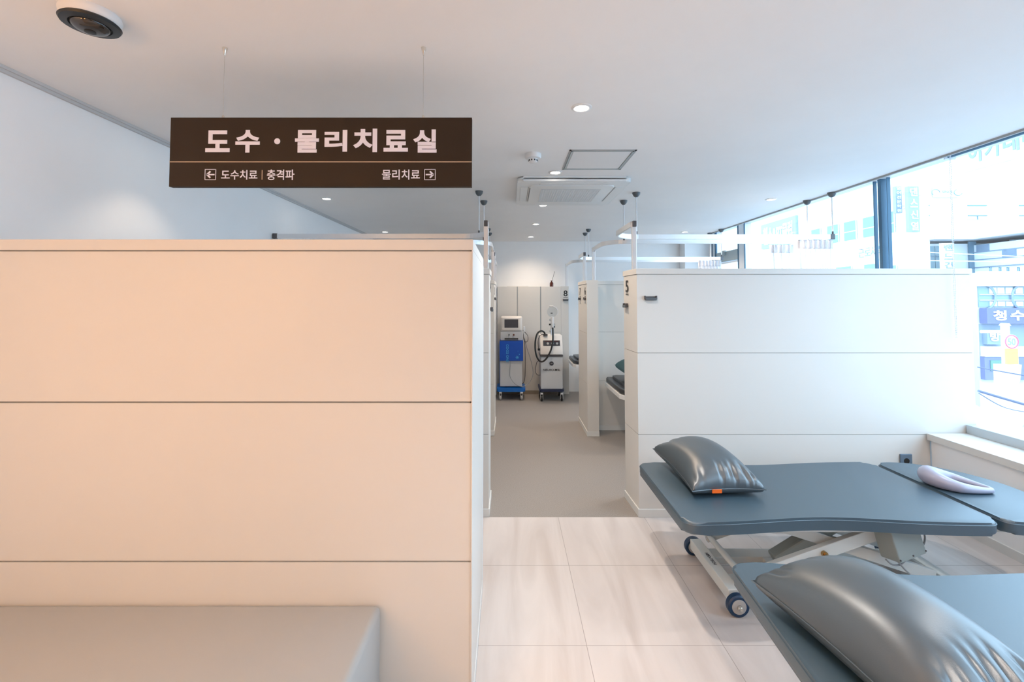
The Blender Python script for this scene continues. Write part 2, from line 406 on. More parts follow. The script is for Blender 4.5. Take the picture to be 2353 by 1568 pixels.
# chart clips
def clip(label, c, face, group=None):
    t = thing('chart_clip', label, 'clip', c, {'S': 0, 'W': -PI / 2, 'E': PI / 2}[face], group)
    MB().box(-.044, .044, -.006, 0, -.006, .012, .002).box(-.044, -.037, -.018, 0, -.010, .016, .001).box(.037, .044, -.018, 0, -.010, .016, .001).build('plate', 'aludark', t)
    MB().box(-.040, .040, -.022, -.006, -.017, .003, .003).build('clamp', 'cup', t)
    return t
clip('grey metal clip on the front of the wide partition, right of the number 5', (.998, 3.2215, 1.530), 'S')
clip('small metal clip on the partition end below the number 5', (.8885, 3.455, 1.475), 'W')
clip('nearer of the two small clips on the partition marked 7 and 6', (.8635, 5.20, 1.530), 'W')
clip('farther of the two small clips on the partition marked 7 and 6', (.8635, 5.585, 1.530), 'W')
clip('small metal clip under the number 8', (.902, 7.353, 1.520), 'S')
clip('dark clip on the nearer left partition edge', (-.1495, 3.46, 1.445), 'E')
clip('dark clip on the farther left partition edge, close to the blue machine', (-.1805, 5.22, 1.53), 'E')

# tall panel unit at the corridor end
t = thing('panel_unit', 'tall white three-panel storage unit closing the corridor behind the two machines', 'cabinet', (0, 0, 0))
for a, b in ((-.205, .108), (.128, .486), (.506, .826)):
    MB().box(a, b, 7.352, 7.372, .06, 1.735, .001).build('door', 'lam', t)
MB().box(-.205, .826, 7.372, 7.55, .0, 1.735).build('body', 'lam', t)
for a in (.109, .487): MB().box(a, a + .018, 7.356, 7.372, .06, 1.735).build('metal_strip', 'greytrim', t)
MB().box(-.205, .826, 7.345, 7.372, 0, .058).build('skirting', 'tan', t)
MB().box(-.05, .30, 7.37, 7.50, 1.736, 1.746).build('lit_top_strip', 'litstrip')  # pale slab put in for the lamp-lit strip along the unit top
o = bpy.data.objects['lit_top_strip']; tag(o, 'thin pale slab standing in for the lit top of the tall panel unit', 'board')
t = thing('reed_diffuser', 'small brown bottle with one dark stick on top of the tall panel unit', 'diffuser', (.679, 7.40, 1.736))
MB().lathe([(.026, 0), (.030, .004), (.030, .055), (.024, .070), (.012, .078), (.012, .092), (.016, .094), (.016, .10), (.0, .1005)]).build('bottle', 'brown', t, True)
MB().tube([(0, 0, .05), (.012, 0, .11), (.052, 0, .25)], .0028).build('stick', 'black', t)

# ------------------------------------------------------------------ ceiling fittings
def spot(parent, color, power, ang=math.radians(96), blend=.45, size=.035, z=-.012):
    l = bpy.data.lights.new('lamp_light', 'SPOT'); l.color = color; l.energy = power; l.spot_size = ang; l.spot_blend = blend; l.shadow_soft_size = size
    o = bpy.data.objects.new('lamp_light', l); COL.objects.link(o); o.parent = parent; o.location = (0, 0, z); return o
def downlight(x, y, label, color=LAMP_WARM, power=40, group=None, ang=140):
    t = thing('downlight', label, 'ceiling light', (x, y, HC), 0, group)
    MB().lathe([(.036, -.0005), (.036, -.005), (.040, -.007), (.052, -.003), (.053, -.0002), (.040, -.0001)], n=32).build('trim_ring', 'white', t, True)
    MB().lathe([(.0001, -.0045), (.036, -.0045), (.036, -.002), (.0001, -.002)], n=28).build('lens', 'glow', t)
    spot(t, color, power, math.radians(ang), .9 if ang > 100 else .5)
    return t
NEUT = (1.0, 0.92, 0.85)
downlight(.365, 2.28, 'round ceiling downlight nearest the viewer, right of the hanging sign', NEUT, 55)
downlight(.349, 3.45, 'round ceiling downlight between the access hatch and the smoke detector')
downlight(.342, 4.66, 'round ceiling downlight at the far edge of the air conditioner')
downlight(.334, 5.82, 'round ceiling downlight over the corridor, first beyond the air conditioner')
downlight(.324, 6.99, 'round ceiling downlight farthest down the corridor', power=30)
downlight(-1.777, 4.35, 'round ceiling downlight left, just under the hanging sign', power=12, ang=96)
downlight(-1.80, 6.49, 'round ceiling downlight far left, above the left curtain rail', power=12, ang=96)
downlight(2.548, 4.384, 'round ceiling downlight near the big windows', power=70)
downlight(2.516, 6.49, 'round ceiling downlight far right above the crossed rails', power=60)
downlight(-1.777, 2.55, 'round ceiling downlight hidden behind the hanging sign', power=8, ang=96)
downlight(1.30, .10, 'added unseen ceiling fill light over the viewer', NEUT, 60)  # unseen lamp added off the corridor row to lift the foreground
downlight(.365, -.5, 'added unseen ceiling fill light behind the viewer, in line with the corridor', NEUT, 60)  # unseen lamp added as extra light for floor and tables
downlight(2.57, 2.08, 'ceiling downlight over the treatment tables just outside the right edge', NEUT, 34)
for x, y in ((-1.9, .55), (-.75, .55)):
    downlight(x, y, 'amber ceiling downlight of the waiting area behind the viewer', LAMP_AMBER, 16, 'waiting area downlights', 140)
for x, y in ((-1.75, -.35), (-1.0, -.75)):  # unseen glowing globes, added to warm the left panel and the ceiling
    t = thing('added_fill_globe', 'added warm fill globe hung unseen behind the viewer', 'fill light', (x, y, 1.65), 0, 'added fill globes')
    MB().lathe([(.1 * math.sin(PI * k / 16) + .0002, -.1 * math.cos(PI * k / 16)) for k in range(17)], n=28).build('glow_globe', mat('fill_globe_glow', (1, .8, .6), .4, emit=((1, .50, .18), 44)), t, True)
    MB().tube([(0, 0, .1), (0, 0, .85)], .003, 8).build('cord', 'black', t)
    MB().lathe([(.04, .82), (.045, .85)], n=20).build('ceiling_rose', 'black', t)

t = thing('smoke_detector', 'white round smoke detector on the ceiling left of the access hatch', 'smoke detector', (.155, 3.02, HC))
MB().lathe([(.055, 0), (.055, -.022), (.050, -.030), (.034, -.034)][::-1] + [], n=32).build('base', 'white', t, True)
MB().lathe([(.0001, -.058), (.022, -.058), (.030, -.052), (.032, -.034)], n=32).build('sensor_head', 'white', t, True)
b = MB()
for k in range(10):
    a = 2 * PI * k / 10; b.box(-.004, .004, -.0015, .0015, -.05, -.041, 0, 1, Matrix.Translation((.0315 * math.cos(a), .0315 * math.sin(a), 0)) @ Matrix.Rotation(a + PI / 2, 4, 'Z'))
b.build('slots', 'black', t)

t = thing('security_camera', 'black and white round dome camera on the ceiling at the upper left', 'camera', (-1.44, 1.52, HC))
MB().lathe([(.082, 0), (.085, -.010), (.080, -.030), (.076, -.034)], n=40).build('housing', 'white', t, True)
MB().lathe([(.078, -.030), (.084, -.036), (.080, -.043), (.058, -.046), (.054, -.040)], n=40).build('bezel', 'black', t, True)
dm = []
for k in range(9):
    a = k / 8 * PI / 2; dm.append((.053 * math.cos(a) + .0002, -.044 - .022 * math.sin(a)))
MB().lathe(dm, n=32).build('dome', mat('smoked_dome', (.03, .022, .016), .08, spec=.8), t, True)
MB().lathe([(.016, -.055), (.016, -.0675), (.012, -.069), (.0002, -.069)], n=20).build('lens', 'black', t, True)

t = thing('access_hatch', 'square ceiling access hatch with a grey frame in front of the air conditioner', 'hatch', (.611, 3.15, HC))
for nm, w0, w1, zz, mm in (('outer_frame', .221, .208, -.004, 'greytrim'), ('inner_frame', .207, .198, -.007, 'vent')):
    b = MB()
    for k in range(4):
        q = Matrix.Rotation(k * PI / 2, 4, 'Z'); b.box(w1, w0, -w0, w0, zz, 0, 0, 1, q)
    b.build(nm, mm, t)
MB().box(-.192, .192, -.192, .192, -.005, 0, .001).build('panel', 'white', t)

t = thing('air_conditioner', 'white square ceiling air conditioner cassette with a woven grille', 'air conditioner', (.515, 4.02, HC))
b = MB(); b.prism(rounded([(-.455, -.465), (.455, -.465), (.455, .465), (-.455, .465)], .06), -.040, -.001, .026, 5); b.build('body', 'acvent', t, True)
b = MB(); b.prism(rounded([(-.345, -.345), (.345, -.345), (.345, .345), (-.345, .345)], .05), -.050, -.036, .006, 3); b.build('face_panel', 'acvent', t, True)
b = MB(); b.box(-.25, .25, -.23, .23, -.0515, -.049).build('grille_backing', 'acback', t)
b = MB()
for i in range(26): b.box(-.25 + i * .02 - .003, -.25 + i * .02 + .003, -.23, .23, -.054, -.0513)
for i in range(24): b.box(-.25, .25, -.23 + i * .02 - .003, -.23 + i * .02 + .003, -.055, -.0513)
b.build('grille', 'acvent', t)
for k in range(4):
    q = Matrix.Rotation(k * PI / 2, 4, 'Z')
    MB().box(-.27, .27, -.425, -.365, -.044, -.0395, .001, 1, q).build('flap', 'acvent', t)
    MB().box(-.275, .275, -.364, -.359, -.0415, -.0395, 0, 1, q).build('air_slot', 'greytrim', t)
MB().box(-.349, -.345, -.24, .24, -.049, -.040).build('shadow_gap', 'black', t)

# hanging sign
SY = 1.72
t = thing('hanging_sign', 'long dark brown hanging sign with white Korean lettering and arrows', 'sign', (0, SY, 1.95))
def zz(z): return z - 1.95
MB().box(-1.308, -.147, 0, .022, 0, .269, .001).build('board', 'sign', t)
MB().box(-1.308, -.147, -.0006, 0, zz(2.0445), zz(2.0475)).build('divider_line', 'signline', t)
def sx_(px): return -1.308 + (px - 389) * (1.161 / 695)
def szz(py): return 2.219 - (py - 270) * (.269 / 159) - 1.95
# heavy main characters: boxes measured from the sign, drawn as glyphs per syllable
for ch, a, b_, y0, y1 in (('도', 471, 527, 300, 350), ('수', 540, 596, 299, 351), ('물', 677, 732, 299, 351), ('리', 745, 797, 299, 349),
                          ('치', 811, 866, 296, 350), ('료', 881, 937, 299, 349), ('실', 949, 1003, 298, 351)):
    fit_text(ch, sx_(a), sx_(b_), szz(y1), szz(y0), -.0002, 'signtxt', t, 'lettering', off=.035)
MB().lathe([(.0115, -.0012), (.0115, 0)], c=(sx_(636), 0, szz(325)), n=24, axis='Y').build('dot', 'signtxt', t)
for s, a, b_, y0, y1 in (('도수치료', 509, 592, 391, 413), ('충격파', 614, 677, 390, 414), ('물리치료', 878, 965, 390, 413)):
    fit_text(s, sx_(a), sx_(b_), szz(y1), szz(y0), -.0002, 'signtxt', t, 'lettering', off=.012)
MB().box(sx_(602), sx_(603.5), -.001, 0, szz(413), szz(391)).build('separator', 'signline', t)
for a, b_, dr in ((471, 497, -1), (975, 1001, 1)):
    x0, x1, z0, z1 = sx_(a), sx_(b_), szz(414), szz(389); w = .0022
    b = MB()
    b.box(x0, x1, -.001, 0, z0, z0 + w).box(x0, x1, -.001, 0, z1 - w, z1).box(x0, x0 + w, -.001, 0, z0, z1).box(x1 - w, x1, -.001, 0, z0, z1)
    cx, cz, h = (x0 + x1) / 2, (z0 + z1) / 2, .0125
    tip = cx + dr * .012
    b.bar((cx - dr * .016, -.0008, cz), (tip, -.0008, cz), .001, .005)
    b.bar((tip - dr * .012, -.0008, cz + h), (tip + dr * .001, -.0008, cz), .001, .006).bar((tip - dr * .012, -.0008, cz - h), (tip + dr * .001, -.0008, cz), .001, .006)
    b.build('arrow', 'signtxt', t)
for x in (-1.113, -.337):
    w_ = MB().tube([(x, .011, .27), (x, .011, .549)], .0006, 6).build('wire', 'wire', t)
    MB().lathe([(.009, .549), (.009, .545), (.006, .535), (.002, .518)], c=(x, .011, 0), n=14).build('ceiling_anchor', 'chrome', w_, True)
    MB().lathe([(.0045, .268), (.0045, .279), (.002, .283)], c=(x, .011, 0), n=12).build('lower_anchor', 'chrome', w_, True)

# ------------------------------------------------------------------ curtain rails
HR = 2.092
def curtain_rail(label, post, path, hangers, z_post0=PH, endcap=None, posttop=2.105):
    t = thing('curtain_rail', label, 'curtain rail')
    P = []
    for i, p in enumerate(path): P.append((p[0], p[1], HR))
    b = MB(); b.tube(P, 0, sq=(.022, .040))
    b.tube([(p[0], p[1], HR - .021) for p in path], 0, sq=(.012, .003))
    b.build('rail', 'alu', t)
    x, y = post
    MB().box(x - .017, x + .017, y - .013, y + .013, z_post0, posttop, .002).box(x - .003, x + .003, y - .0145, y + .0145, z_post0, posttop).build('post', 'alu', t)
    MB().box(x - .014, x + .014, y - .03, y + .03, HR - .022, HR + .022, .003).build('joint', 'aludark', t)
    for hx, hy in hangers:
        r = MB().tube([(hx, hy, HR + .02), (hx, hy, HC - .03)], .0055, 10).build('hanger_rod', 'frame', t, True)
        MB().lathe([(.010, -.044), (.022, -.036), (.033, -.018), (.036, -.004), (.036, 0)], c=(hx, hy, HC), n=24).build('ceiling_cup', 'cup', r, True)
        MB().lathe([(.008, .012), (.008, .05)], c=(hx, hy, HR), n=12).build('clamp', 'aludark', r, True)
    if endcap:
        ex, ey = endcap; MB().box(ex - .02, ex + .02, ey - .014, ey + .014, HR - .024, HR + .024, .003).build('end_cap', 'aludark', t)
    return t
def arc(cx, cy, r, a0, a1, n=10):
    return [(cx + r * math.cos(a0 + (a1 - a0) * k / n), cy + r * math.sin(a0 + (a1 - a0) * k / n)) for k in range(n + 1)]
r_ = .24
curtain_rail('white curtain rail bending from the partition marked 5 towards the window', (.940, 3.42),
    [(.925, 3.42), (.925, 4.10 - r_)] + arc(.925 + r_, 4.10 - r_, r_, PI, PI / 2)[1:] + [(2.93, 4.10)], [(1.155, 4.11), (2.945, 4.11)], endcap=(2.93, 4.10))
curtain_rail('white curtain rail bending from the near end of the partition marked 7 and 6', (.955, 5.16),
    [(.945, 5.16), (.945, 4.44 + r_)] + arc(.945 + r_, 4.44 + r_, r_, PI, 3 * PI / 2)[1:] + [(2.93, 4.44)], [(1.123, 4.44), (2.935, 4.44)])
curtain_rail('white curtain rail bending from the far end of the partition marked 7 and 6', (.932, 5.66),
    [(.925, 5.66), (.925, 6.25 - r_)] + arc(.925 + r_, 6.25 - r_, r_, PI, PI / 2)[1:] + [(2.93, 6.25)], [(1.088, 6.25), (2.93, 6.25)], endcap=(2.93, 6.25))
curtain_rail('white curtain rail bending from the partition marked 8', (.928, 7.42),
    [(.925, 7.42), (.925, 6.60 + r_)] + arc(.925 + r_, 6.60 + r_, r_, PI, 3 * PI / 2)[1:] + [(2.93, 6.60)], [(1.10, 6.60), (2.93, 6.60)])
curtain_rail('long curtain rail running left above the cream foreground partition', (-.181, 3.40),
    [(-.19, 3.42), (-.19, 4.06 - r_)] + arc(-.19 - r_, 4.06 - r_, r_, 0, PI / 2)[1:] + [(-2.12, 4.06)], [(-.28, 4.06)], endcap=(-2.115, 4.06))
curtain_rail('left curtain rail curving to the farther left partition edge', (-.197, 5.15),
    [(-.197, 5.16), (-.197, 4.46 + r_)] + arc(-.197 - r_, 4.46 + r_, r_, 0, -PI / 2)[1:] + [(-2.12, 4.46)], [(-.26, 4.46)])
curtain_rail('small left curtain rail farthest down the corridor', (-.20, 5.66),
    [(-.20, 5.66), (-.20, 6.20 - r_)] + arc(-.20 - r_, 6.20 - r_, r_, 0, PI / 2)[1:] + [(-2.12, 6.20)], [(-.30, 6.20)])
curtain_rail('left curtain rail ending beside the tall panel unit', (-.235, 7.325),
    [(-.222, 7.33), (-.222, 6.60 + r_)] + arc(-.222 - r_, 6.60 + r_, r_, 0, -PI / 2)[1:] + [(-2.12, 6.60)], [(-.30, 6.60)], z_post0=0)

def curtain(label, x0, x1, y, zb=.75, folds=14, amp=.020, x0b=None, x1b=None):
    t = thing('curtain', label, 'curtain')
    x0b = x0 if x0b is None else x0b; x1b = x1 if x1b is None else x1b
    for nm, za, zc, m in (('header', HR - .03, HR - .11, 'header'), ('mesh_fabric', HR - .11, zb, 'sheer')):
        bm = bmesh.new(); n = folds * 10; rows = 6; G = []
        for j in range(rows + 1):
            f = j / rows; z = za + (zc - za) * f; g = (HR - z) / (HR - zb)
            row = []
            for i in range(n + 1):
                u = i / n; xx = (x0 + (x0b - x0) * g) + ((x1 + (x1b - x1) * g) - (x0 + (x0b - x0) * g)) * u
                row.append(bm.verts.new((xx + .006 * math.sin(u * folds * 2 * PI * .5 + g * 4), y + amp * math.sin(u * folds * 2 * PI + g * 1.5), z)))
            G.append(row)
        for j in range(rows):
            for i in range(n): bm.faces.new((G[j][i], G[j][i + 1], G[j + 1][i + 1], G[j + 1][i]))
        me = bpy.data.meshes.new(nm); bm.to_mesh(me); bm.free(); me.materials.append(M[m])
        for p in me.polygons: p.use_smooth = True
        o = bpy.data.objects.new(nm, me); COL.objects.link(o); o.parent = t
        if m == 'header':
            md = o.modifiers.new('thickness', 'SOLIDIFY'); md.thickness = .002
    return t
curtain('gathered sheer white curtain at the window end of the nearest right rail', 2.60, 2.93, 4.10, x0b=2.70, x1b=2.90)
curtain('gathered sheer white curtain hanging just behind the nearest one by the window', 2.56, 2.80, 4.46, x0b=2.66, x1b=2.80, folds=6)
curtain('gathered sheer white curtain on the far right rail near the window', 2.60, 2.92, 6.25, x0b=2.66, x1b=2.9)
curtain('white curtain gathered by the left wall on the long left rail', -2.09, -1.75, 4.06, folds=10, amp=.03)

# ------------------------------------------------------------------ beds in the booths
def bed(label, x0, x1, y0, y1, h=.576):
    t = thing('treatment_bed', label, 'bed')
    c = .09
    ol = [(x0 + c * .4, y0), (x1, y0), (x1, y1), (x0 + .02, y1), (x0, y1 - .05), (x0, y0 + c)]
    MB().prism(ccw(ol), h - .045, h, .004, 2).build('frame', 'white', t)
    MB().prism(offset_poly(ccw(ol), -.012), h, h + .055, .014, 3).build('mattress', 'padleather', t, True)
    for lx in (x0 + .5, x1 - .15):
        for ly in (y0 + .12, y1 - .12): MB().box(lx, lx + .05, ly - .025, ly + .025, 0, h - .045, .004).build('leg', 'white', t)
    MB().prism(rounded([(x0 + .07, y0 + .10), (x0 + .62, y0 + .10), (x0 + .62, y1 - .08), (x0 + .07, y1 - .08)], .05), h + .056, h + .085, .012, 3).build('hot_pad', 'padleather', t, True)
    return t
bed('black padded bed on a white frame behind the partition marked 5', 1.09, 2.85, 4.47, 5.28)
bed('black padded bed on a white frame just right of the partition marked 8', .925, 2.80, 6.62, 7.28)

def pillow_mesh(L, Wd, T, seed=0, wr=1.0, bend=0.0):
    """flat sewn leatherette pillow: long axis Y, pointed corners, radial creases near the ends"""
    rnd = random.Random(seed); bm = bmesh.new(); n, m_ = 64, 44
    cre = [(rnd.uniform(-.9, .9), rnd.choice((-1, 1)), rnd.uniform(.35, 1), rnd.uniform(.028, .07), rnd.uniform(-.25, .25)) for _ in range(22)]
    cre += [(.25, -1, 1.6, .05, .1), (-.1, -1, 1.3, .045, -.12), (.62, -1, 1.8, .07, -.25), (.80, -1, -1.2, .06, .3)]
    def P(u, v, side):
        edge = max(0.0, (1 - u * u)) ; ev = max(0.0, (1 - v * v))
        h = (edge ** (.40 if side > 0 else .22)) * (ev ** (.40 if side > 0 else .22))
        x = u * Wd / 2 * (1 - .10 * (1 - v ** 2) ** 1.0 * 1 + .02 * abs(v) ** 6); y = v * L / 2 * (1 - .07 * (1 - u * u))
        z = (T * .76 if side > 0 else -T * .24) * h
        if side > 0:
            w = 0
            for cu, cs, a, wd, sl in cre:
                dv = 1 - cs * v
                if dv < .55:
                    uu = u - cu - sl * dv
                    w += a * math.exp(-(uu / (wd * (.5 + dv))) ** 2) * math.exp(-((dv - .12) / .16) ** 2)
            z -= w * .014 * wr * min(1, h * 2.2)
            z += .004 * math.sin(5 * u + 3 * v) * h
        z += bend * v * v
        return (x, y, z)
    top = [[bm.verts.new(P(-1 + 2 * i / m_, -1 + 2 * j / n, 1)) for i in range(m_ + 1)] for j in range(n + 1)]
    bot = [[top[j][i] if i in (0, m_) or j in (0, n) else bm.verts.new(P(-1 + 2 * i / m_, -1 + 2 * j / n, -1)) for i in range(m_ + 1)] for j in range(n + 1)]
    for j in range(n):
        for i in range(m_):
            bm.faces.new((top[j][i], top[j][i + 1], top[j + 1][i + 1], top[j + 1][i]))
            try: bm.faces.new((bot[j][i], bot[j + 1][i], bot[j + 1][i + 1], bot[j][i + 1]))
            except ValueError: pass
    bd = [top[0][i].co.copy() for i in range(m_ + 1)] + [top[j][m_].co.copy() for j in range(1, n + 1)] + [top[n][i].co.copy() for i in range(m_ - 1, -1, -1)] + [top[j][0].co.copy() for j in range(n - 1, 0, -1)]
    return bm, bd
def pillow(label, m, loc, rot, L, Wd, T, seed, tagged=False, bend=0.0, wr=1.0):
    t = thing('pillow', label, 'pillow', loc, 0)
    t.rotation_euler = rot
    bm, bd = pillow_mesh(L, Wd, T, seed, wr, bend); b = MB(); b.bm.free(); b.bm = bm
    cover = b.build('cover', m, t); 
    for p in cover.data.polygons: p.use_smooth = True
    MB().tube(bd, .0026, 6, closed=True).build('seam', m, t, True)
    if tagged:
        MB().box(-.085, -.035, -L / 2 + .008, -L / 2 + .013, -.016, .002).build('cloth_tag', 'orange', t)
    return t
pillow('dark green pillow on the black bed behind the partition marked 5', 'green', (1.35, 4.84, .576 + .085 + .088), (.0, .24, 0.0), .5, .36, .21, 3, wr=.5)

# ------------------------------------------------------------------ laser machine
t = thing('laser_machine', 'white and blue upright laser therapy machine with screen on casters, left at corridor end', 'medical machine', (.02, 6.92, 0))
MB().box(-.165, .165, .02, .34, 1.035, 1.265, .022, 4).build('screen_housing', 'warmwhite', t, True)
bz = MB().box(-.145, .145, .006, .024, 1.055, 1.248, .010, 3).build('bezel', 'warmwhite', t, True)
MB().box(-.105, .105, .002, .010, 1.095, 1.222).build('screen', 'screen', t)
MB().box(-.165, .168, .03, .34, .90, 1.035, .004).build('control_box', 'mgrey', t)
MB().lathe([(.010, -.004), (.010, .030)], c=(-.036, .004, .985), n=16, axis='Y').build('knob', 'black', t)
MB().lathe([(.014, -.008), (.014, .030)], c=(.036, .004, .985), n=16, axis='Y').build('emergency_button', 'brown', t)
MB().box(-.105, .105, .0, .02, .915, .935, .004).build('handle', 'black', t)
MB().box(-.180, .180, .0, .36, .592, .893, .004).build('blue_panel', 'blue', t)
MB().box(-.172, .165, .03, .34, .20, .592, .004).build('lower_body', 'mgrey', t)
MB().box(-.180, -.172, .04, .33, .20, .592, .002).build('side_rail', 'bluebase', t)
MB().prism(rounded([(-.222, -.03), (.212, -.03), (.212, .38), (-.222, .38)], .04), .128, .185, .012, 3).build('base', 'bluebase', t, True)
o = text('COO2 ONE', .052, Matrix.Identity(4), 'paleblue', t, 'lettering', .0006, .0008)
# vertical reading print down the left of the blue panel
o.data.transform(Matrix.Translation((-.078, -.002, .845)) @ Matrix.Rotation(PI / 2, 4, 'X') @ Matrix.Rotation(-PI / 2, 4, 'Z'))
b = MB()
for k in range(6):
    a = k * PI / 3; b.bar((.09, -.001, .645), (.09 + .026 * math.cos(a), -.001, .645 + .026 * math.sin(a)), .001, .009)
b.lathe([(.008, -.0015), (.008, 0)], c=(.122, 0, .69), axis='Y', n=14).lathe([(.004, -.0015), (.004, 0)], c=(.10, 0, .738), axis='Y', n=12)
b.build('snowflake_print', 'paleblue', t)
def caster(parent, x, y, col='chrome', tyre='white', r=.037, sc=1.0):
    c = MB().box(x - .020, x - .014, y - .03, y + .03, .03, .115, .003).box(x + .014, x + .020, y - .03, y + .03, .03, .115, .003).box(x - .02, x + .02, y - .03, y + .03, .105, .13, .004).build('caster', col, parent)
    MB().lathe([(r * .6, -.013), (r, -.010), (r, .010), (r * .6, .013)], c=(x, y, r), n=24, axis='X').build('wheel', tyre, c, True)
for x in (-.165, .155):
    for y in (.0, .34): caster(t, x, y, 'alu', 'hub')
MB().tube(smoothpath([(-.01, -.004, .59), (-.02, -.03, .45), (-.015, -.04, .35), (.06, -.05, .25), (.17, -.03, .21), (.27, .02, .26), (.33, .05, .38), (.31, .08, .55), (.24, .1, .78), (.20, .1, .93)]), .005, 8).build('hose', 'grhose', t, True)
MB().tube(smoothpath([(.18, .1, 1.05), (.21, .08, 1.02), (.25, .06, .97), (.255, .06, .90), (.22, .08, .87), (.19, .1, .92), (.19, .1, 1.0)]), .004, 8).build('cable', 'black', t, True)
MB().tube(smoothpath([(.20, .12, .95), (.215, .14, .7), (.215, .14, .4), (.20, .14, .26), (.17, .14, .22)]), .005, 8).build('side_hose', 'aludark', t, True)
hp = MB().box(.185, .212, .08, .11, 1.01, 1.11, .006, 3).build('handpiece', 'white', t, True)
MB().tube([(.198, .095, 1.01), (.205, .095, .93)], [.009, .006], 10).build('nozzle', 'white', hp, True)

# magnetic stimulation machine
t = thing('magnetic_stimulator', 'pale grey magnetic therapy machine with a thick black hose, right at corridor end', 'medical machine', (.625, 6.85, 0))
MB().box(-.160, .166, .0, .40, .182, .664, .004).build('lower_body', 'mgrey', t)
b = MB(); b.prism([(0.0, .69), (-.02, .70), (-.02, .75), (.07, .97), (.09, .98), (.40, .98), (.40, .69)], -.168, .168, .006, 2)
for v in b.bm.verts: v.co = Vector((v.co.z, v.co.x, v.co.y))
b.build('console', 'warmwhite', t, True)
MB().box(-.170, .172, -.012, .41, .664, .69, .003).build('dark_band', 'aludark', t)
# control panel tilted on the console slope
q = Matrix.Translation((0, .026, .865)) @ Matrix.Rotation(-math.atan2(.09, .22), 4, 'X')
pn = MB().box(-.125, .130, -.006, .004, -.042, .042, .002, 2, q).build('control_panel', 'screen', t)
b = MB()
for k in (-.07, .0, .07): b.lathe([(.018, -.012), (.018, -.004)], c=(k + .015, 0, -.008), axis='Y', n=18)
for v in b.bm.verts: v.co = q @ v.co
b.build('dials', 'hub', pn, True)
b = MB().box(-.10, .11, -.0085, -.006, .022, .032, 0, 1, q).build('indicator_strip', 'brown', pn)
MB().lathe([(.032, -.004), (.032, .002)], c=(.0, -.0, .562), axis='Y', n=28).build('badge', 'screen', t)
fit_text('neu', -.014, .014, .556, .568, -.0042, 'hub', t, 'lettering', off=.01)
fit_text('NEURO-MSL', -.126, .130, .452, .482, -.001, 'blacktxt', t, 'lettering', off=.02)
MB().prism(rounded([(-.182, -.04), (.182, -.04), (.182, .42), (-.182, .42)], .03), .146, .180, .008, 2).build('base', 'dnavy', t, True)
for x in (-.150, .150):
    for y in (.0, .38): caster(t, x, y, 'alu', 'black', r=.045)
MB().tube(smoothpath([(-.09, .06, .985), (-.11, .03, 1.03), (-.16, .0, 1.05), (-.215, -.02, 1.01), (-.245, -.04, .90), (-.245, -.06, .75), (-.21, -.07, .64), (-.155, -.08, .60), (-.09, -.08, .64), (-.02, -.07, .76), (.015, -.05, .90), (.02, -.02, 1.03), (.02, .0, 1.10)]), .013, 12).build('thick_hose', 'black', t, True)
MB().box(-.12, -.055, .04, .09, .975, 1.0, .005).build('hose_socket', 'aludark', t)
MB().tube(smoothpath([(-.10, .05, 1.0), (-.17, .03, .98), (-.20, .02, .9), (-.195, .02, .80), (-.19, .02, .77)]), .005, 8).lathe([(.016, 0), (.016, .03)], c=(-.19, .02, .755), n=12).build('side_cable', 'black', t, True)
MB().tube(smoothpath([(-.168, .05, .60), (-.215, .04, .58), (-.235, .04, .50), (-.24, .04, .43), (-.21, .04, .385), (-.165, .05, .38)]), .005, 8).build('power_cable', 'aludark', t, True)
MB().tube([(.005, .10, .98), (.005, .08, 1.25)], .010, 10).build('holder_pole', 'frame', t, True)
hd = MB().box(-.002, .036, .0, .05, 1.08, 1.265, .008, 3).build('applicator_handle', 'white', t, True)
MB().box(-.032, -.002, .01, .04, 1.20, 1.235, .008).box(-.03, -.002, .01, .04, 1.03, 1.06, .008).box(.036, .052, .01, .04, 1.12, 1.16, .004).build('holder_knobs', 'mgrey', hd)
MB().lathe([(.014, 0), (.014, .025)], c=(-.022, .02, 1.135), n=12).lathe([(.010, 0), (.010, .06)], c=(.046, .02, 1.10), n=12).build('black_knobs', 'black', hd)
b = MB(); b.lathe([(.076, .0), (.078, .008), (.076, .016), (.0002, .016)][:3], c=(.015, .03, 1.335), axis='Y', n=40)
b.build('applicator_disc', 'clear', t, True)
MB().tube([(.015 + .085 * math.cos(a), .038, 1.335 + .085 * math.sin(a)) for a in [math.radians(-35 + k * 8) for k in range(21)]], .006, 8).build('disc_rim', 'white', t, True)
MB().box(-.01, .02, .015, .022, 1.31, 1.325, .002).build('disc_label', 'aludark', t)
MB().box(-.03, .035, .02, .05, 1.41, 1.435, .008, 2).build('disc_cap', 'warmwhite', t)

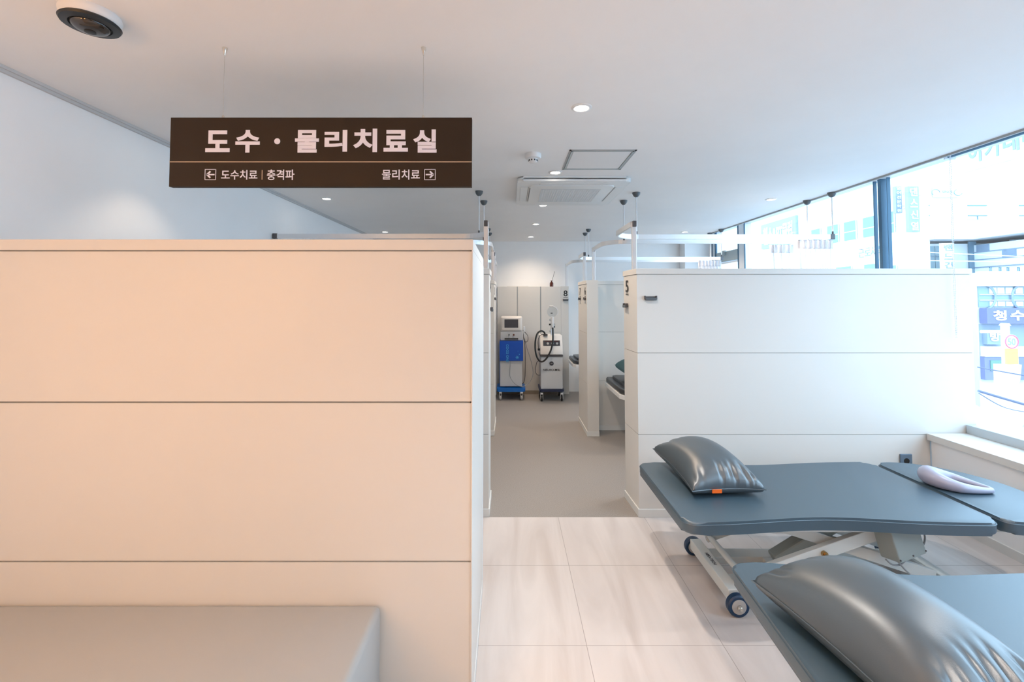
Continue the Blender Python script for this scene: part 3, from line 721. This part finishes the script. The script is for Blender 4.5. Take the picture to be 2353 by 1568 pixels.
# ------------------------------------------------------------------ treatment couches
def couch(label, loc, rz):
    # local origin: middle of the long section's left short edge, on the floor. X along the couch.
    t = thing('treatment_couch', label, 'treatment table', loc, rz)
    H, TH_ = .500, .060
    Lh = 1.450; hw = .390
    pts = []
    def wy(u): return hw - .055 * math.exp(-((u - .46) / .26) ** 2)
    n = 28
    lo = [(Lh * i / n, -wy(i / n)) for i in range(n + 1)]; hi = [(Lh * (1 - i / n), wy(1 - i / n)) for i in range(n + 1)]
    lo = lo[1:-1]; hi = hi[1:-1]
    def corner(cx, cy, a0, r=.055): return [(cx + r * math.cos(a0 + k * PI / 12), cy + r * math.sin(a0 + k * PI / 12)) for k in range(7)]
    c = .055; w0 = wy(0); w1_ = wy(1)
    ol = corner(c, -w0 + c, PI) + [p for p in lo if .08 < p[0] < Lh - .08] + corner(Lh - c, -w1_ + c, -PI / 2) + corner(Lh - c, w1_ - c, 0) + [p for p in hi if .08 < p[0] < Lh - .08] + corner(c, w0 - c, PI / 2)
    o = MB().prism(ol, H - TH_, H, .016, 5).build('body_cushion', 'leather', t, True)
    MB().tube([(x, y, H - .013) for x, y in offset_poly(ol, .0005)], .0022, 6, closed=True).build('piping', 'leather', o, True)
    x0 = Lh + .035
    hp_ = [(x0, -.37), (x0 + .07, -.385), (x0 + .18, -.375), (x0 + .30, -.31), (x0 + .39, -.20), (x0 + .44, -.07), (x0 + .44, .07), (x0 + .39, .20), (x0 + .30, .31), (x0 + .18, .375), (x0 + .07, .385), (x0, .37)]
    hp_ = rounded(hp_, [.03, .03] + [.05] * 8 + [.03, .03], 4)
    o = MB().prism(hp_, H - TH_, H, .016, 5).build('head_cushion', 'leather', t, True)
    MB().tube([(x, y, H - .013) for x, y in offset_poly(hp_, .0005)], .0022, 6, closed=True).build('piping', 'leather', o, True)
    MB().prism([(x0 + .17 + .045 * math.cos(a) , .055 * math.sin(a)) for a in [2 * PI * k / 20 for k in range(20)]], H, H + .0012).build('face_opening', 'black', t)
    # sub-frame below the cushions
    b = MB()
    for y in (-.27, .27): b.box(.15, Lh + .28, y - .02, y + .02, H - TH_ - .032, H - TH_ - .001, .003)
    for x in (.17, .75, 1.30, Lh + .10): b.box(x - .02, x + .02, -.27, .27, H - TH_ - .030, H - TH_ - .003, .003)
    b.build('top_frame', 'steel', t)
    # base
    bm_ = MB().box(.262, .322, -.235, .235, .050, .108, .004).build('foot_beam', 'steel', t)
    text('NEO-TECH', .023, Matrix.Translation((.285, .085, .1085)) @ Matrix.Rotation(-PI / 2, 4, 'Z'), 'label', bm_, 'lettering', .0003, .0006)
    MB().box(1.40, 1.46, -.235, .235, .050, .108, .004).build('foot_beam', 'steel', t)
    b = MB()
    for y in (-.12, .12): b.box(.322, 1.40, y - .045, y + .045, .052, .090, .004)
    b.box(.60, .66, -.075, .075, .055, .088)
    b.build('base_rails', 'steel', t)
    for x in (.292, 1.43):
        for sgn in (-1, 1):
            y = sgn * .262
            w = MB().lathe([(.034, -.017), (.046, -.018), (.052, -.012), (.052, .012), (.046, .018), (.034, .017)], c=(x, y, .052), n=32, axis='Y').build('wheel', 'navy', t, True)
            MB().lathe([(.012, -.020), (.034, -.019), (.036, -.014), (.036, .014), (.034, .019), (.012, .020)], c=(x, y, .052), n=28, axis='Y').build('hub', 'hub', w, True)
            MB().lathe([(.011, 0), (.013, .003), (.013, .012), (.008, .014), (.008, .024), (.0002, .025)] if sgn > 0 else [(.0002, -.025), (.008, -.024), (.008, -.014), (.013, -.012), (.013, -.003), (.011, 0)], c=(x, y + sgn * .018, .052), n=12, axis='Y').build('axle_bolt', 'chrome', w, True)
    for y in (-.205, .205):
        MB().bar((.34, y, .135), (1.10, y, .395), .030, .062, .003).build('lift_arm', 'steel', t)
        MB().bar((1.34, y * .72, .125), (.50, y * .72, .395), .030, .055, .003).build('lift_arm', 'steel', t)
        MB().lathe([(.014, -.03), (.014, .03)], c=(.74, y * 1.0, .272), n=14, axis='Y').lathe([(.009, -.045), (.009, .045)], c=(.74, y, .272), n=12, axis='Y').build('pivot_bolt', 'brass', t, True)
    for a_, b_ in (((.36, -.22, .14), (.36, .22, .14)), ((1.08, -.22, .39), (1.08, .22, .39)), ((1.33, -.16, .13), (1.33, .16, .13))): MB().tube([a_, b_], .016, 12).build('cross_tube', 'steel', t, True)
    MB().bar((.62, 0, .12), (1.02, 0, .36), .07, .07, .01).tube([(.98, 0, .335), (1.10, 0, .40)], .02, 12).build('actuator', 'box', t)
    q = Matrix.Translation((1.092, -.262, .362)) @ Matrix.Rotation(math.radians(-11), 4, 'Y') @ Matrix.Rotation(math.radians(-8), 4, 'X') @ Matrix.Rotation(math.radians(14), 4, 'Z')
    bx = MB().box(-.085, .085, -.030, .065, -.078, .075, .006, 2, q).build('control_box', 'box', t)
    b = MB()
    for xx in (-.08, 0, .08):
        for z_ in (-.065, .07): b.lathe([(.004, -.0325), (.004, -.029)], c=(xx, 0, z_), n=10, axis='Y')
    for v in b.bm.verts: v.co = q @ v.co
    b.build('screws', 'aludark', bx)
    MB().tube(smoothpath([(1.165, -.25, .40), (1.21, -.25, .38), (1.205, -.25, .33), (1.17, -.24, .31)]), .004, 8).tube(smoothpath([(1.02, -.25, .26), (1.05, -.25, .235), (1.09, -.25, .235), (1.12, -.25, .26)]), .004, 8).tube(smoothpath([(1.07, -.25, .26), (1.10, -.26, .22), (1.14, -.28, .17), (1.18, -.2, .10), (1.25, -.05, .09)]), .004, 8).build('box_cables', 'grhose', bx, True)
    MB().tube(smoothpath([(.40, -.10, .41), (.45, -.13, .36), (.55, -.15, .335), (.68, -.14, .35), (.78, -.10, .40)]), .005, 8).build('sagging_cable', 'frame', t, True)
    MB().lathe([(.028, 0), (.028, .03), (.02, .034)], c=(.10, .06, .405), n=18).build('foot_knob', 'warmwhite', t, True)
    return t
c1 = couch('dark grey padded treatment table in front of the wide partition, with the tagged pillow', (.800, 2.490, 0), 0.0)
c2 = copy_tree(c1); c2.location = (.825, 1.415, 0); c2.rotation_euler = (0, 0, math.radians(-3.5))
tag(c2, 'dark grey padded treatment table nearest the viewer, cut by the lower right corner', 'treatment table')
pillow('dark grey leatherette pillow with an orange tag on the far treatment table', 'leather2', (1.110, 2.630, .558), (math.radians(4), 0, math.radians(3)), .55, .38, .19, 1, tagged=True)
pillow('large dark grey leatherette pillow on the nearest treatment table', 'leather2', (1.075, 1.315, .556), (math.radians(1), math.radians(0), math.radians(10)), .60, .40, .21, 9, wr=1.0)

# face cradle cushion
t = thing('face_cushion', 'lilac grey horseshoe face cushion on the head section of the far treatment table', 'cushion', (2.415, 2.49, .500), math.radians(-30))
P = []; R = []
for k in range(56):
    a = 2 * PI * k / 56
    x = .112 * math.cos(a) * (1 + .22 * max(0, math.cos(a)) ** 3); y = .078 * math.sin(a) * (1 - .35 * max(0, math.cos(a)))
    r = .040 - .026 * (.5 + .5 * math.cos(a)) + .006 * max(0, -math.cos(a)) ** 2
    P.append((x, y, r + .001)); R.append(r)
MB().tube(P, R, 16, closed=True).build('padding', 'lilac', t, True)
MB().tube([(x * 1.0, y * 1.0, .004) for x, y, z in P], .003, 6, closed=True).build('seam', 'lilac', t, True)

# power outlet
t = thing('power_outlet', 'blue grey wall outlet on the wide partition behind the treatment table', 'outlet', (2.775, 3.2215, .395))
MB().box(-.041, .041, -.012, 0, -.041, .041, .004).build('plate', 'outlet', t)
MB().lathe([(.020, -.0125), (.020, -.004)], c=(0, 0, -.006), n=24, axis='Y').build('socket', 'black', t)

# bench
t = thing('waiting_bench', 'taupe leatherette bench against the cream partition at the lower left', 'bench')
b = MB().box(-2.10, -.462, .95, 1.668, .12, .425, .022, 5).build('seat', 'benchl', t, True)
MB().box(-2.06, -.50, 1.0, 1.63, .0, .12).build('plinth', 'aludark', t)

# roller blind with chain at the window
t = thing('roller_blind', 'dark rolled-up window blind under the ceiling edge at the right with a bead chain', 'blind')
MB().tube([(3.20, 3.26, 2.575), (3.20, -.8, 2.575)], .026, 16).build('roll', 'darkframe', t, True)
MB().box(3.17, 3.25, 3.26, 3.275, 2.54, 2.76, .003).build('bracket', 'frame', t)
ch = [(3.135, 3.17 , z / 100) for z in range(250, 125, -3)]
b = MB()
for k in range(104):
    z = 2.54 - k * .0125
    for dy in (-.012, .012):
        yy = dy * max(.2, min(1, (z - 1.23) * 12)) + 3.19
        m_ = Matrix.Translation((3.135 + dy * .6, yy, z)); bmesh.ops.create_icosphere(b.bm, subdivisions=1, radius=.0034, matrix=m_)
b.tube([(3.135 - .007, 3.178, 2.54), (3.135 - .007, 3.178, 1.26)], .0012, 5).tube([(3.135 + .007, 3.202, 2.54), (3.135 + .007, 3.202, 1.26)], .0012, 5)
b.build('bead_chain', 'frame', t)

# ------------------------------------------------------------------ street outside
GZ = -6.0
M['asphalt'] = mat('street_asphalt', (0.34, 0.34, 0.35), 0.9, var=(.5, .1))
M['bwhite'] = mat('white_render_facade', (0.80, 0.80, 0.80), 0.8)
M['bpale'] = mat('pale_stone_facade', (0.62, 0.62, 0.63), 0.8, var=(.4, .05))
M['bglass'] = mat('blue_facade_glass', (0.15, 0.22, 0.28), 0.25)
M['teal'] = mat('teal_shopfront_glass', (0.20, 0.28, 0.31), 0.3)
M['psign'] = mat('pale_blue_sign', (0.24, 0.29, 0.37), 0.6)
M['navysign'] = mat('navy_shop_sign', (0.14, 0.15, 0.42), 0.6)
M['redsign'] = mat('red_lettering', (0.65, 0.10, 0.16), 0.6)
M['yellow'] = mat('yellow_plate', (0.85, 0.42, 0.10), 0.6)
M['purple'] = mat('violet_awning', (0.18, 0.19, 0.42), 0.7)
M['greensh'] = mat('green_shop', (0.14, 0.26, 0.20), 0.7)
M['cablem'] = mat('dark_street_cable', (0.09, 0.10, 0.17), 0.6)
M['carwhite'] = mat('white_car_paint', (0.75, 0.75, 0.76), 0.3)
struct(MB().box(3.6, 90, -40, 90, GZ - .2, GZ).build('floor', 'asphalt'))
def facade_lines(b, x0, x1, y0, y1, z0, z1): pass
# long side-on building (faces the clinic across the street)
def pX(px, X=22.0):   # depth at which the side-on facade is seen for a given viewing slope
    return X * 1040 / (px - 1172)
t = thing('building', 'long pale office building across the street seen through the middle window', 'building')
MB().prism([(22, 24.6), (22.9, 24.6), (27, 31), (33, 41), (33, 62), (22, 62)], GZ, 13).build('walls', 'bwhite', t)
b = MB()
for z in [GZ + .9 * k for k in range(21)]: b.box(21.985, 22.0, 24.6, 62, z, z + .03)
b.build('cladding_joints', 'bpale', t)
for (a, c, z0, z1) in ((2040, 2062, 5.4, 6.6), (1990, 2018, 5.4, 6.6), (1946, 1973, 5.4, 6.6), (1907, 1932, 5.4, 6.6), (1870, 1890, 5.4, 6.6),
                       (2042, 2064, 2.6, 3.5), (1990, 2016, 2.6, 3.7), (1925, 1960, 2.6, 3.7), (1780, 1810, 2.5, 3.9), (1740, 1765, 2.5, 3.9)):
    ya, yb = pX(c), pX(a)
    f = MB().box(21.93, 22.02, ya, yb, z0, z1).build('window', 'bglass', t)
    MB().box(21.92, 21.94, ya, yb, z0 + (z1 - z0) * .42, z0 + (z1 - z0) * .47).box(21.92, 21.95, ya - .06, ya, z0, z1).box(21.92, 21.95, yb, yb + .06, z0, z1).build('window_frame', 'bpale', f)
def street_sign(label, x, y0, y1, z0, z1, m, txt, tm, off=.01, pad=.15):
    s = thing('shop_sign', label, 'sign')
    MB().box(x, 21.984, y0, y1, z0, z1).build('board', m, s)
    h = z1 - z0
    fit_text(txt, y1 - (y1 - y0) * .08, y0 + (y1 - y0) * .08, z0 + h * pad, z1 - h * pad, x - .01, tm, s, 'lettering', off=off, ext=.01, face='W')
    return s
street_sign('pale blue PT gym sign on the long office building', 21.8, pX(1838), pX(1757), 5.9, 8.0, 'psign', '헬스&PT클럽', 'bwhite', .03)
street_sign('grey Korean lettering high on the long office building', 21.85, pX(1822), pX(1765), 8.3, 9.6, 'bwhite', '새우나', 'psign')
street_sign('pale strip sign reading work centre on the long office building', 21.85, pX(2062), pX(1975), 4.0, 4.9, 'bwhite', '근로사작업', 'psign')
# vertical blade signs at the corner
def vsign(label, x0, x1, y, z0, z1, m, chars, tm, arm=None):
    s = thing('blade_sign', label, 'sign')
    if arm:
        for z_ in (z0 + .4, z1 - .4): MB().bar((x1 - .05, y + .1, z_), (*arm, z_), .06, .06).build('bracket_arm', 'bwhite', s)
    MB().box(x0, x1, y, y + .2, z0, z1).build('board', m, s)
    n = len(chars); w = x1 - x0; h = (z1 - z0) / n
    for i, c_ in enumerate(chars):
        fit_text(c_, x0 + w * .16, x1 - w * .16, z1 - (i + .88) * h, z1 - (i + .14) * h, y - .005, tm, s, 'lettering', off=.02, ext=.01)
    return s
def aY(px, Y): return (px - 1172) / 1040 * Y
def zY(py, Y): return 1.515 + (690 - py) / 1040 * Y
vsign('narrow grey vertical sign at the corner of the long office building', aY(2065, 25), aY(2079, 25), 25, zY(488, 25), zY(426, 25), 'psign', '영어전문학원', 'bwhite', arm=(22.0, 25.1))
vsign('wide vertical Korean sign right of the narrow grey one', aY(2094, 24.2), aY(2119, 24.2), 24.2, zY(532, 24.2), zY(426, 24.2), 'psign', '댄스신열', 'bwhite', arm=(22.6, 24.6))
# white building facing us
t = thing('building', 'plain white building with two small windows seen through the right window', 'building')
MB().box(aY(2080, 44), 75, 44, 56, GZ, 24).build('walls', 'bwhite', t)
for a, c in ((2119, 2140), (2228, 2272), (2345, 2390)):
    f = MB().box(aY(a, 44), aY(c, 44), 43.9, 44.1, zY(504, 44), zY(470, 44)).build('window', 'bpale', t)
    MB().box(aY(a, 44), aY(c, 44), 43.85, 43.9, zY(496, 44), zY(494, 44)).box(aY((a + c) / 2 - 1, 44), aY((a + c) / 2 + 1, 44), 43.85, 43.9, zY(504, 44), zY(496, 44)).box(aY(a, 44), aY(c, 44), 43.85, 43.9, zY(473, 44), zY(470, 44)).build('window_frame', 'bglass', f)
s = thing('shop_sign', 'faint emblem lettering on the plain white building', 'sign')
MB().box(aY(2155, 43.7), aY(2218, 43.7), 43.8, 43.9, zY(452, 43.8), zY(424, 43.8)).build('board', 'bwhite', s)
fit_text('SINCE', aY(2175, 43.7), aY(2200, 43.7), zY(442, 43.8), zY(436, 43.8), 43.79, 'psign', s, 'lettering', ext=.01)
MB().tube([(aY(2160, 43.7) + .4 * math.cos(a) , 43.78, zY(440, 43.7) + .3 * math.sin(a)) for a in [k * .5 for k in range(9)]], .04, 6).tube([(aY(2212, 43.7) + .4 * math.cos(a), 43.78, zY(440, 43.7) + .3 * math.sin(a)) for a in [2 + k * .5 for k in range(9)]], .04, 6).build('emblem', 'psign', s)
s = thing('shop_sign', 'large faded sign with pale letters high in the right window', 'sign')
MB().box(33.8, 34.0, 25.9, 33.4, 11.0, 13.6).build('board', 'bpale', s)
fit_text('아카데미학원', 33.0, 26.2, 11.5, 13.2, 33.78, 'psign', s, 'lettering', off=.02, ext=.01, face='W')
MB().box(34.0, 34.4, 30.4, 30.7, 5.3, 13.6).build('sign_post', 'bwhite', s); MB().box(34.0, 34.4, 26.1, 26.4, 5.3, 13.6).build('sign_post', 'bwhite', s)
# low building with canopy and stone strips
t = thing('building', 'low stone-striped building with a flat canopy and teal glass doors', 'building')
Yc = 31.2
MB().box(aY(2128, Yc), 45, Yc + .05, 33.4, GZ, zY(560, Yc)).build('rear_block', 'bpale', t)
MB().box(32, 45, 24.0, Yc, GZ, 5.3).build('walls', 'bwhite', t)
b = MB()
for k in range(9): b.box(31.95, 32.0, 24.0, Yc, .6 + k * .52, .66 + k * .52)
for k in range(10): b.box(31.94, 32.0, 24.5 + .8 * k, 25.3 + .8 * k, .66 + (k * 5 % 9) * .52, 1.12 + (k * 5 % 9) * .52) if k % 2 else None
b.build('stone_strips', 'psign', t)
MB().prism([(aY(2125, Yc), 30.3), (31.2, 30.3), (31.2, 24), (46, 24), (46, 33.4), (aY(2125, Yc), 33.4)], zY(553, Yc), zY(546, Yc)).build('canopy', 'bpale', t)
for a, c in ((2133, 2148), (2149, 2168)):
    f = MB().box(aY(a, Yc), aY(c, Yc), Yc - .1, Yc + .1, zY(640, Yc), zY(566, Yc)).build('glass_door', 'teal', t)
    MB().box(aY(a, Yc), aY(c, Yc), Yc - .15, Yc - .1, zY(590, Yc), zY(588, Yc)).build('door_bar', 'bglass', f)
MB().box(aY(2228, Yc), aY(2244, Yc), Yc - .1, Yc, zY(640, Yc), zY(555, Yc)).build('side_window', 'bglass', t)
vsign('white vertical Korean sign beside the canopy', aY(2168, 30), aY(2196, 30), 30, zY(640, 30), zY(558, 30), 'bwhite', '랜드건설', 'psign')
# shop block facing us
Yd = 26.0
t = thing('building', 'shop block with a white fascia and teal windows at the right window', 'building')
MB().box(aY(2243, Yd), 31.8, Yd, 31, GZ, zY(627, Yd)).build('walls', 'bpale', t)
MB().box(aY(2243, Yd), 31.8, Yd - .3, Yd, zY(658, Yd), zY(624, Yd)).build('fascia', 'bwhite', t)
for a in (2266, 2288, 2306, 2330):
    MB().box(aY(a - 2, Yd), aY(a - 1, Yd), Yd - .3, Yd - .25, zY(624, Yd), zY(615, Yd)).box(aY(a + 1.5, Yd), aY(a + 2.5, Yd), Yd - .3, Yd - .25, zY(624, Yd), zY(615, Yd)).box(aY(a - 2, Yd), aY(a + 2.5, Yd), Yd - .3, Yd - .25, zY(616, Yd), zY(614.6, Yd)).build('bracket', 'bglass', t)
f = MB().box(aY(2246, Yd), 31.8, Yd - .05, Yd, zY(706, Yd), zY(658, Yd)).build('upper_windows', 'teal', t)
b = MB()
b.box(aY(2248, Yd), 31.8, Yd - .12, Yd - .05, zY(678, Yd), zY(676, Yd)).box(aY(2248, Yd), 31.8, Yd - .12, Yd - .05, zY(691, Yd), zY(689, Yd))
for a in (2270, 2288, 2307, 2330): b.box(aY(a, Yd), aY(a + 16, Yd), Yd - .10, Yd - .05, zY(675, Yd), zY(661, Yd)).box(aY(a, Yd), aY(a + 16, Yd), Yd - .10, Yd - .05, zY(704, Yd), zY(693, Yd))
b.build('window_bars', 'bpale', f)
for cx in (2252, 2350):
    MB().tube([(aY(cx, Yd) + (1 if cx < 2300 else -1) * .75 * math.cos(a), Yd - .1, zY(683, Yd) + .75 * math.sin(a)) for a in [math.radians(-70 + 14 * k) for k in range(11)]], .07, 6).build('arch_bar', 'psign', f)
MB().box(aY(2246, Yd), 31.8, Yd - .04, Yd, zY(815, Yd), zY(745, Yd)).build('shopfront', 'psign', t)
MB().box(aY(2246, Yd), 31.8, Yd - .3, Yd - .04, zY(818, Yd), zY(795, Yd)).build('white_strip', 'bwhite', t)
MB().box(aY(2246, Yd), 31.8, Yd - .25, Yd, zY(870, Yd), zY(819, Yd)).build('violet_shop', 'purple', t)
MB().box(aY(2258, Yd), aY(2295, Yd), Yd - .3, Yd - .24, zY(850, Yd), zY(826, Yd)).build('green_shop', 'greensh', t)
s = thing('shop_sign', 'navy shop sign with white Korean letters and one red letter', 'sign')
MB().box(aY(2247, Yd), 31.7, Yd - .45, Yd - .05, zY(743, Yd), zY(708, Yd)).build('board', 'navysign', s)
for ch_, a, c, m in (('청', 2260, 2290, 'bwhite'), ('수', 2299, 2332, 'bwhite'), ('한', 2340, 2372, 'redsign')):
    fit_text(ch_, aY(a, Yd), aY(c, Yd), zY(736, Yd), zY(713, Yd), Yd - .46, m, s, 'lettering', off=.03, ext=.01)
s = thing('shop_sign', 'small sign with one Korean letter under the navy shop sign', 'sign')
MB().box(aY(2252, Yd), aY(2285, Yd), Yd - .3, Yd - .04, zY(790, Yd), zY(757, Yd)).build('board', 'psign', s)
fit_text('방', aY(2257, Yd), aY(2280, Yd), zY(783, Yd), zY(761, Yd), Yd - .32, 'bwhite', s, 'lettering', off=.03, ext=.01)
# road sign pole
Yp = 18.0
t = thing('road_sign', 'white pole with a round 50 speed sign, yellow plate and white control box', 'road sign', (aY(2306, Yp), Yp, GZ))
def lz(py): return zY(py, Yp) - GZ
MB().tube([(0, 0, 0), (0, 0, lz(745))], .13, 14).tube([(.0, 0, lz(762)), (-.95, 0, lz(762))], .06, 10).lathe([(.17, lz(748)), (.12, lz(743))], n=14).build('pole', 'bwhite', t, True)
d = MB().lathe([(.28, -.22), (.28, -.18)], c=(0, 0, lz(784)), axis='Y', n=36).build('round_plate', 'bwhite', t)
MB().tube([(.25 * math.cos(a), -.225, lz(784) + .25 * math.sin(a)) for a in [2 * PI * k / 36 for k in range(36)]], .022, 6, closed=True).build('red_ring', 'redsign', d)
fit_text('50', -.15, .15, lz(792), lz(776), -.222, 'psign', d, 'number', off=.02, ext=.004)
MB().box(-.23, .24, -.22, -.16, lz(835), lz(800)).build('yellow_plate', 'yellow', t)
MB().prism([(-.42, lz(890)), (-.42, lz(836)), (.38, lz(836)), (.30, lz(870)), (.12, lz(890))], 0, .3).build('control_box', 'bwhite', t)
o = [c_ for c_ in t.children if c_.name.startswith('control_box')][0]
o.data.transform(Matrix.Rotation(PI / 2, 4, 'X')); o.location = (0, .1, 0)
# overhead cables
def cable(label, P, r=.03, m='cablem'):
    o = MB().tube(smoothpath(P, 10), r, 6).build('street_cable', m, None, True); tag(o, label, 'cable'); return o
cable('thin white overhead cable crossing the canopy building', [(aY(1900, 20), 20, zY(566, 20)), (aY(2100, 20), 20, zY(578, 20)), (aY(2360, 20), 20, zY(590, 20))], .02, 'bwhite')
cable('second thin white overhead cable just below the first', [(aY(1900, 20), 20, zY(590, 20)), (aY(2100, 20), 20, zY(598, 20)), (aY(2360, 20), 20, zY(602, 20))], .02, 'bwhite')
cable('dark overhead cable crossing in front of the control box', [(aY(2240, 14), 14, zY(843, 14)), (aY(2300, 14), 14, zY(854, 14)), (aY(2380, 14), 14, zY(868, 14))], .022)
cable('thick dark cable bundle low in the right window', [(aY(2240, 12), 12, zY(897, 12)), (aY(2300, 12), 12, zY(915, 12)), (aY(2380, 12), 12, zY(938, 12))], .035)
cable('thin dark cable below the thick cable bundle', [(aY(2240, 12), 12, zY(902, 12)), (aY(2300, 12), 12, zY(935, 12)), (aY(2380, 12), 12, zY(950, 12))], .012)
# parked car and awning on the street
t = thing('car', 'white car parked in front of the shops', 'car', (aY(2285, 21.5), 21.5, GZ))
b = MB(); prof = [(-2.1, .35), (-2.15, .8), (-1.5, .95), (-.9, 1.4), (.9, 1.42), (1.6, 1.0), (2.1, .9), (2.15, .35)]
b.prism([(x, z) for x, z in prof], -.85, .85, .06, 3)
for v in b.bm.verts: v.co = Vector((v.co.x, v.co.z, v.co.y))
b.build('body', 'carwhite', t, True)
MB().box(-.85, .85, -.87, -.80, .98, 1.32, .03).build('side_windows', 'bglass', t)
for x in (-1.3, 1.3):
    for y in (-.8, .8): MB().lathe([(.2, -.1), (.33, -.08), (.33, .08), (.2, .1)], c=(x, y, .33), axis='Y', n=20).build('wheel', 'cablem', t, True)
t = thing('awning', 'pale crumpled tarpaulin awning at the bottom of the right window', 'awning', (aY(2290, 14), 14, zY(975, 14)))
bm = bmesh.new(); G = []
for j in range(15):
    G.append([bm.verts.new((-1.2 + 2.4 * i / 24, -1.0 + 2.0 * j / 14, .25 * math.sin(i * .9 + j * .5) * .35 + .12 * math.sin(j * 1.3 - i * .4) + .35 * math.cos((i - 12) / 9))) for i in range(25)])
for j in range(14):
    for i in range(24): bm.faces.new((G[j][i], G[j][i + 1], G[j + 1][i + 1], G[j + 1][i]))
b = MB(); b.bm.free(); b.bm = bm; o = b.build('tarpaulin', 'bpale', t, True)
md = o.modifiers.new('thickness', 'SOLIDIFY'); md.thickness = .01
b = MB()
for x in (-1.1, 1.1):
    for y in (-.9, .9): b.tube([(x, y, .1), (x, y, GZ - zY(975, 14))], .03, 8)
b.build('poles', 'bwhite', t, True)
